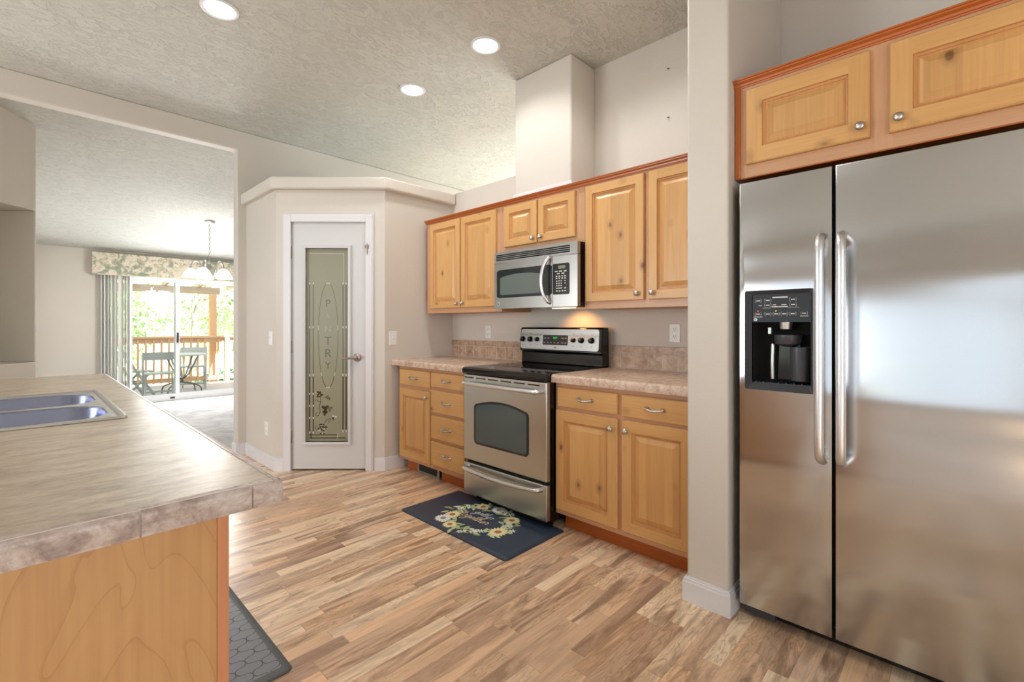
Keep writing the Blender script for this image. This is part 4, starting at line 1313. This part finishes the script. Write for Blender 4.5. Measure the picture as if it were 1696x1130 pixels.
GLY = {
 'g': (1.15, [[(.9, .85), (.5, 1), (.1, .6), (.3, .05), (.7, .3), (.92, .95), (.85, -.5), (.45, -1.1), (.1, -.8), (.6, -.2), (1.15, .2)]]),
 'a': (1.1, [[(.9, .8), (.5, 1), (.1, .5), (.4, 0), (.8, .4), (.9, .98), (.85, .2), (1.1, .15)]]),
 't': (.8, [[(-.05, .15), (.45, 1.9), (.35, .3), (.5, 0), (.8, .25)], [(.05, 1.3), (.8, 1.42)]]),
 'h': (1.1, [[(0, .15), (.5, 1.7), (.42, 2.3), (.22, 1.6), (.2, 0), (.35, .65), (.7, .95), (.78, .2), (1.1, .15)]]),
 'e': (.9, [[(0, .15), (.65, .65), (.5, 1), (.15, .5), (.45, 0), (.9, .25)]]),
 'r': (.85, [[(0, .15), (.25, 1.1), (.4, .85), (.68, .85), (.6, .2), (.85, .15)]]),
 'o': (.95, [[(.55, 1), (.1, .55), (.4, 0), (.78, .5), (.55, 1), (.7, .8), (.95, .85)]]),
}
def script(mb, word, x0, y0, s, thick, slant=.25, drop=0.0):
    x = x0
    for ch in word:
        adv, strokes = GLY[ch]
        for st_ in strokes:
            pts = smooth_path([(x + (a + b * slant) * s, y0 + b * s + (x - x0) * drop, ZP + .0004) for a, b in st_], 5)
            mb.tube(pts, thick, 5, 0, True, .25)
        x += adv * s
m = MB(); script(m, 'gather', -.085, .042, .027, .0014, .3, -.05)
m.build('lettering', 'm_white', t, smooth=0)
m = MB(); script(m, 'together', -.150, -.040, .034, .0019, .3, .0)
m.build('lettering', 'm_tan', t, smooth=0)

t = thing('runner_mat', 'grey cushioned floor mat with a trellis pattern, beside the island', 'mat', (.455, 2.33, 0))
def rr3(a, b, r, z): return [(x, y, z) for x, y in rrect(-a, a, -b, b, r, 5)]
m = MB().loops([rr3(.196, .648, .025, .0005), rr3(.196, .648, .025, .003), rr3(.190, .642, .022, .010), rr3(.166, .618, .012, .013)], 0, True)
m.build('border', 'mat_border', t, smooth=50)
MB().loops([rr3(.166, .618, .012, .013), rr3(.164, .616, .012, .0125)], 0, False, True).build('pad', 'trellis', t, smooth=0)

# ------------------------------------------------------------------ switches and outlets
def plate(name, label, cat, loc, rotz, kind):
    t = thing(name, label, cat, loc, rotz)
    w, h = .036, .058
    m = MB().loops([rect(-w, w, -h, h, 0), rect(-w, w, -h, h, -.002), rect(-w + .004, w - .004, -h + .004, h - .004, -.0055)], 0, False, True)
    m.build('cover_plate', 'plate', t)
    if kind == 'switch':
        MB().prism([(-.0055, -.012), (-.0068, -.012), (-.016, .006), (-.014, .010), (-.0055, .012)], 'yz', -.005, .005).build('toggle', 'plate', t)
    else:
        for zc in (.022, -.022):
            r_ = MB().loops([[(x, -.005, zc + z) for x, z in rrect(-.016, .016, -.0145, .0145, .009, 4)], [(x, -.0068, zc + z) for x, z in rrect(-.016, .016, -.0145, .0145, .009, 4)]], 0, False, True).build('receptacle', 'plate', t, smooth=0)
            m = MB().box(-.0075, -.0050, -.0072, -.0060, zc - .001, zc + .008).box(.0050, .0075, -.0072, -.0060, zc, zc + .008)
            m.lathe([(.003, -.0072), (.003, -.006)], (0, 0, zc - .008), 'y', 8)
            m.build('slots', 'slot', r_)
    return t
plate('light_switch', 'white toggle light switch on the wall right of the pantry door', 'switch', (2.14, 3.4545, 1.09), 0, 'switch')
plate('light_switch', 'white toggle light switch on the wall left of the pantry door', 'switch', (1.4345, 4.20, 1.09), FACE, 'switch')
plate('wall_outlet', 'white outlet low on the wall left of the pantry door', 'outlet', (1.4345, 4.30, .318), FACE, 'outlet')
plate('wall_outlet', 'white outlet above the backsplash left of the range', 'outlet', (RW - .0005, 2.967, 1.142), FACE, 'outlet')
plate('wall_outlet', 'white outlet above the backsplash beside the wall column', 'outlet', (RW - .0005, 1.289, 1.151), FACE, 'outlet')
plate('light_switch', 'white switch plate on the dining room wall behind the island', 'switch', (.0605, 6.6, 1.1), R(90), 'switch')
for zc, lab in ((2.796, 'upper of two dark screws left in the wall above the cabinets'), (2.493, 'lower of two dark screws left in the wall above the cabinets')):
    m = MB().tube([(0, 0, 0), (-.012, .004, -.006)], .0025, 8)
    m.lathe([(.005, -.014), (.004, -.011)], (0, .004, -.006), 'x', 8)
    tag(m.build('wall_screw', 'screw', loc=(RW, 1.326, zc), smooth=40), lab, 'screw')

# ------------------------------------------------------------------ recessed lights
LP = [((.770, 3.055), 'recessed ceiling light nearest the dining room opening, above the island'), ((2.058, 3.045), 'recessed ceiling light in front of the pantry'), ((2.057, 2.223), 'recessed ceiling light above the kitchen mat'),
      ((.77, 2.223), 'unseen recessed ceiling light added above the island sink'), ((2.057, 1.39), 'recessed ceiling light nearest the refrigerator'), ((.77, 1.39), 'unseen recessed ceiling light added above the near end of the island')]  # the two unseen island cans are added for their light
for (x, y), lab in LP:
    t = thing('recessed_light', lab, 'ceiling light', (x, y, CE), 0, 'recessed ceiling lights')
    m = MB().lathe([(.098, -.0005), (.096, -.006), (.086, -.009), (.078, -.006), (.076, -.001)], (0, 0, 0), n=40, cap0=False, cap1=False)
    m.build('trim_ring', 'trim', t, smooth=50)
    MB().lathe([(.0765, -.002), (.06, -.0045), (.03, -.006), (.0005, -.0065)], (0, 0, 0), n=40, cap0=False).build('lens', 'lamp_on', t, smooth=50)
    light('can_lamp', 'SPOT', (0, 0, -.012), 20, (1, .97, .93), (0, 0, 0), t, spot_size=R(150), spot_blend=.6, shadow_soft_size=.04)

# ------------------------------------------------------------------ dining room: chandelier, sliding door, valance, blinds
CHX, CHY = 1.72, 7.3
t = thing('chandelier', 'brushed nickel five arm chandelier with bell glass shades in the dining room', 'chandelier', (CHX, CHY, 0))
cz = dz(CHY)
m = MB().lathe([(.0005, cz + .005), (.062, cz + .005), (.062, cz - .012), (.045, cz - .024), (.012, cz - .030), (.0005, cz - .03)], n=24)
m.build('canopy', 'brushed', t, smooth=40)
m = MB()
zc = cz - .03; k = 0
while zc > 2.09:
    pts = [(.009 * math.sin(a) * (1 if k % 2 else 0), .009 * math.sin(a) * (0 if k % 2 else 1), zc - .018 + .020 * math.cos(a)) for a in [2 * PI * i / 10 for i in range(11)]]
    m.tube(pts, .0028, 6); zc -= .032; k += 1
m.build('chain', 'brushed', t, smooth=60)
m = MB().lathe([(.006, 2.10), (.012, 2.07), (.014, 2.03), (.008, 2.02), (.022, 2.0), (.024, 1.93), (.016, 1.89), (.022, 1.86), (.020, 1.82), (.008, 1.80), (.010, 1.785), (.0005, 1.775)], n=18)
m.build('stem', 'brushed', t, smooth=40)
for k in range(5):
    a = 2 * PI * k / 5 + .35
    c, s_ = math.cos(a), math.sin(a)
    P = lambda r, z: (r * c, r * s_, z)
    MB().tube(smooth_path([P(.018, 1.86), P(.06, 1.85), P(.085, 1.93), P(.11, 2.03), P(.15, 2.055), P(.19, 2.02), P(.205, 1.955)], 5), .0085, 8).build('arm', 'brushed', t, smooth=60)
    sh = MB().lathe([(.020, 1.950), (.036, 1.945), (.060, 1.925), (.080, 1.893), (.092, 1.860), (.104, 1.838), (.099, 1.838), (.088, 1.860), (.076, 1.891), (.057, 1.920), (.018, 1.941)], P(.205, 0), n=24, cap0=False, cap1=False).build('shade', 'shade_glass', t, smooth=50)
    MB().lathe([(.010, 1.93), (.024, 1.895), (.026, 1.868), (.016, 1.845), (.0005, 1.838)], P(.205, 0), n=14).build('bulb', 'bulb', sh, smooth=60)
light('chandelier_glow', 'POINT', (0, 0, 1.72), 55, (1, .95, .88), (0, 0, 0), t, shadow_soft_size=.2)

# sliding glass door
D2 = bpy.data.objects.new('door_2', None); COL.objects.link(D2); D2['kind'] = 'structure'
D2.location = (.76, 9.05, 0)
SW, SH = 1.86, 1.985
m = MB().box(0, .05, .02, .12, 0, SH).box(SW - .05, SW, .02, .12, 0, SH).box(.05, SW - .05, .02, .12, SH - .05, SH).box(.05, SW - .05, .02, .12, 0, .035)
m.build('frame', 'vinyl', D2)
def slide_panel(x0, x1, y, name):
    m = MB(); t_ = .055
    m.box(x0, x0 + t_, y, y + .035, .035, SH - .05).box(x1 - t_, x1, y, y + .035, .035, SH - .05).box(x0 + t_, x1 - t_, y, y + .035, .035, .035 + .075).box(x0 + t_, x1 - t_, y, y + .035, SH - .05 - t_, SH - .05)
    p = m.build('sliding_panel', 'vinyl', D2)
    MB().box(x0 + t_, x1 - t_, y + .014, y + .020, .11, SH - .05 - t_).build('pane', 'glass', p)
    return p
a = slide_panel(.05, .965, .030, 'sliding_panel')
b = slide_panel(.90, SW - .05, .072, 'sliding_panel')
m = MB().box(.925, .945, -.012, .03, .92, 1.08)
m.build('pull_handle', 'blacks', D2, bevel=.004)
m = MB().box(.84, .90, .012, .03, .036, .060)
m.build('foot_lock', 'blacks', D2, bevel=.003)

t = thing('window_valance', 'floral fabric box valance above the sliding glass door', 'valance', (.66, 9.049, 1.925))
m = MB().box(0, 2.1, -.125, -.11, 0, .325).box(0, .015, -.11, 0, 0, .325).box(2.085, 2.1, -.11, 0, 0, .325).box(.015, 2.085, -.11, 0, .31, .325)
m.build('cornice_box', 'valance', t, bevel=.02, seg=3, smooth=40)
m = MB().prism([(.94, .012), (1.30, .012), (1.15, .205), (1.09, .205)], 'xz', -.130, -.126)
m.build('fabric_point', 'cream_cloth', t)
m = MB().box(.06, 2.06, -.128, -.1255, .004, .014).box(.845, .849, -.128, -.1255, .014, .31)
m.build('piping', 'cream_cloth', t)

t = thing('vertical_blind', 'white vertical blind gathered open at the left of the sliding glass door', 'blind', (.76, 8.99, 0))
m = MB().box(-.02, 1.9, -.02, .02, 1.955, 1.985)
m.build('head_rail', 'vinyl', t)
random.seed(3)
for k, (x, a) in enumerate(((.02, 62), (.055, 58), (.095, 66), (.135, 54), (.17, 64), (.225, 40), (.275, 70), (.31, 56), (.345, 62))):
    m = MB()
    pts = []
    for i in range(7):
        u = (i - 3) / 3
        pts.append((u * .044, .004 * (1 - u * u)))
    pts2 = [(x_, y_ + .0014) for x_, y_ in reversed(pts)]
    m.prism(pts + pts2, 'xy', .03, 1.952)
    m.build('vane', 'vane', t, loc=(x, 0, 0), rotz=R(a), smooth=50)

# ------------------------------------------------------------------ outside: deck, railing, cover, table, chairs, garden
o = struct('floor_deck', MB().box(-2.5, 7.0, 9.2, 12.15, -.20, -.06), 'deck')
DZ = -.06
RYY = 12.0
t = thing('deck_railing', 'cedar deck railing with square balusters across the far edge of the deck', 'railing', (0, RYY, DZ))
MB().box(-.5, 6.5, -.08, .08, .985, 1.025).build('cap_rail', 'cedar', t, bevel=.004)
MB().box(-.5, 6.5, -.02, .02, .88, .985).build('top_rail', 'cedar', t)
MB().box(-.5, 6.5, -.02, .02, .06, .15).build('bottom_rail', 'cedar', t)
x = .55; i = 0
while x < 5.0:
    if not (2.80 < x < 2.98 or 3.08 < x < 3.24):
        MB().box(x - .018, x + .018, -.056, -.0205, .05, .97).build('baluster', 'cedar_v', t)
    x += .128
for x in (1.16, 3.155):
    MB().box(x - .045, x + .045, -.07, .02, 0, .985).build('post', 'cedar_v', t)
t = thing('patio_cover', 'timber patio cover with rafters and clear roof sheets over the deck', 'patio cover', (0, 0, DZ))
MB().box(2.86, 2.99, RYY + .10, RYY + .23, -.6, 1.95).build('post', 'cedar_v', t)
MB().box(-.2, 3.06, RYY + .11, RYY + .21, 1.95, 2.10).build('beam', 'rafter', t)
for k, x in enumerate([.2, .81, 1.42, 2.03, 2.64, 3.25]):
    m = MB().loops([[(x, 9.26, 2.40), (x + .04, 9.26, 2.40), (x + .04, 9.26, 2.53), (x, 9.26, 2.53)], [(x, 12.4, 2.06), (x + .04, 12.4, 2.06), (x + .04, 12.4, 2.19), (x, 12.4, 2.19)]], 0, True, True)
    m.build('rafter', 'rafter', t)
m = MB()
for yy in (9.9, 10.6, 11.3, 12.3):
    zz_ = 2.53 - (yy - 9.2) / 3.2 * .34
    m.box(0, 3.4, yy - .02, yy + .02, zz_, zz_ + .04)
m.build('purlins', 'rafter', t)
m = MB().loops([[(-.1, 9.26, 2.575), (3.5, 9.26, 2.575), (3.5, 12.5, 2.225), (-.1, 12.5, 2.225)], [(-.1, 9.26, 2.58), (3.5, 9.26, 2.58), (3.5, 12.5, 2.23), (-.1, 12.5, 2.23)]], 0, True, True)
m.build('roof_sheet', 'roofsheet', t)

def folding_chair(x, y, rz, label):
    t = thing('folding_chair', label, 'chair', (x, y, DZ), rz, 'folding chairs on the deck')
    # local: front of the chair faces +y
    MB().box(-.20, .20, -.19, .20, .435, .455).build('seat', 'chair_grey', t, bevel=.006)
    for sx in (-1, 1):
        m = MB().tube([(.215 * sx, .20, 0), (.215 * sx, -.12, .52), (.215 * sx, -.24, .80)], .016, 6, squash=1.5)
        m.build('back_leg', 'chair_grey', t, smooth=30)
        m = MB().tube([(.185 * sx, -.24, 0), (.185 * sx, .16, .44)], .014, 6, squash=1.5)
        m.build('front_leg', 'chair_grey', t, smooth=30)
    MB().loops([[(-.215, -.205, .68), (.215, -.205, .68), (.215, -.185, .68), (-.215, -.185, .68)], [(-.215, -.258, .81), (.215, -.258, .81), (.215, -.238, .81), (-.215, -.238, .81)]], 0, True, True).build('back_slat', 'chair_grey', t)
    MB().box(-.20, .20, .135, .155, .10, .13).box(-.17, .17, -.20, -.185, .06, .085).build('stretcher', 'chair_grey', t)
folding_chair(1.58, 9.86, R(-8), 'grey folding chair with its back to the sliding door')
folding_chair(1.36, 10.55, R(-75), 'grey folding chair seen from the side at the left of the patio table')
folding_chair(2.32, 11.05, R(165), 'grey folding chair on the far side of the patio table')
t = thing('patio_table', 'grey patio table with curved tube legs on the deck', 'table', (2.02, 10.45, DZ))
m = MB().lathe([(.0005, .70), (.40, .70), (.415, .71), (.415, .722), (.40, .73), (.0005, .73)], n=40)
m.build('tabletop', 'table_grey', t, smooth=40)
for k in range(4):
    a = R(45 + 90 * k); c, s_ = math.cos(a), math.sin(a)
    MB().tube(smooth_path([(.30 * c, .30 * s_, .70), (.12 * c, .12 * s_, .36), (-.02 * c, -.02 * s_, .22), (.20 * c, .20 * s_, .18), (.34 * c, .34 * s_, .12), (.37 * c, .37 * s_, 0)], 5), .013, 8).build('leg', 'tube_dark', t, smooth=60)

struct('ground', MB().box(-40, 60, 9.2, 90, -.8, -.7), 'grass')
def tree(name, label, cat, x, y, h, rx, rz, cz_, n, leaf, size, seed, trunk=True, group=None):
    rnd_ = random.Random(seed)
    t = thing(name, label, cat, (x, y, -.7), 0, group)
    m = MB()
    for k in range(n):
        while True:
            u = Vector((rnd_.uniform(-1, 1), rnd_.uniform(-1, 1), rnd_.uniform(-1, 1)))
            if .25 < u.length < 1: break
        # clumpy crown
        u = u * (.72 + .28 * math.sin(7 * u.x + 5 * u.z) * math.cos(6 * u.y))
        p = Vector((u.x * rx, u.y * rx, cz_ + u.z * rz))
        a = Vector((rnd_.gauss(0, 1), rnd_.gauss(0, 1), rnd_.gauss(0, 1))).normalized()
        b = a.cross(Vector((rnd_.gauss(0, 1), rnd_.gauss(0, 1), rnd_.gauss(0, 1)))).normalized()
        s_ = size * rnd_.uniform(.6, 1.3)
        m.add([p - a * s_, p + b * s_ * .5, p + a * s_, p - b * s_ * .5], [(0, 1, 2, 3)])
    m.build('foliage', leaf, t, smooth=0, recalc=False)
    if trunk:
        m = MB()
        m.tube([(0, 0, 0), (.05, 0, cz_ * .5), (0, .05, cz_)], [.14, .10, .06], 8)
        for k in range(9):
            a = rnd_.uniform(0, 2 * PI); l = rnd_.uniform(.5, .95)
            z_ = cz_ * rnd_.uniform(.4, .9)
            m.tube(smooth_path([(0, 0, z_), (rx * .4 * l * math.cos(a), rx * .4 * l * math.sin(a), z_ + rz * .35), (rx * l * math.cos(a), rx * l * math.sin(a), z_ + rz * .6)], 3), [.05] * 3 + [.03] * 3 + [.012], 6)
        m.build('trunk', 'bark', t, smooth=40)
    return t
tree('garden_tree', 'bushy green tree beyond the left end of the deck railing', 'tree', 1.5, 16.0, 3, 1.6, 1.5, 1.9, 2000, 'leaf', .085, 1)
tree('garden_tree', 'tree coloured pale for the glare, in the middle of the garden', 'tree', 4.3, 20.5, 5, 2.5, 2.9, 4.0, 2000, 'leaf_pale', .10, 2)
tree('garden_tree', 'blue green tree beyond the right end of the deck railing', 'tree', 5.3, 16.2, 5, 1.2, 2.5, 3.3, 1900, 'leaf_dark', .085, 4)
tree('garden_tree', 'tall pale tree behind the bushy green tree', 'tree', 1.9, 25.5, 6, 2.4, 3.0, 4.5, 2600, 'leaf_pale', .11, 5)
tree('shrub', 'low green shrub just beyond the deck railing', 'shrub', 3.35, 13.0, 1, .75, .45, .55, 1400, 'leaf_dark', .05, 6, False)
for k, (xx, yy_) in enumerate(((-2.5, 30), (7.2, 30), (14.5, 30), (10.5, 38))):
    tree('hedge_tree', ('green tree at the far left of the lawn', 'green tree at the far right of the lawn', 'outermost green tree on the right of the lawn', 'green tree at the back of the lawn')[k], 'tree', xx, yy_, 5, 3.2, 3.0, 3.0, 1500, 'leaf', .14, 20 + k)
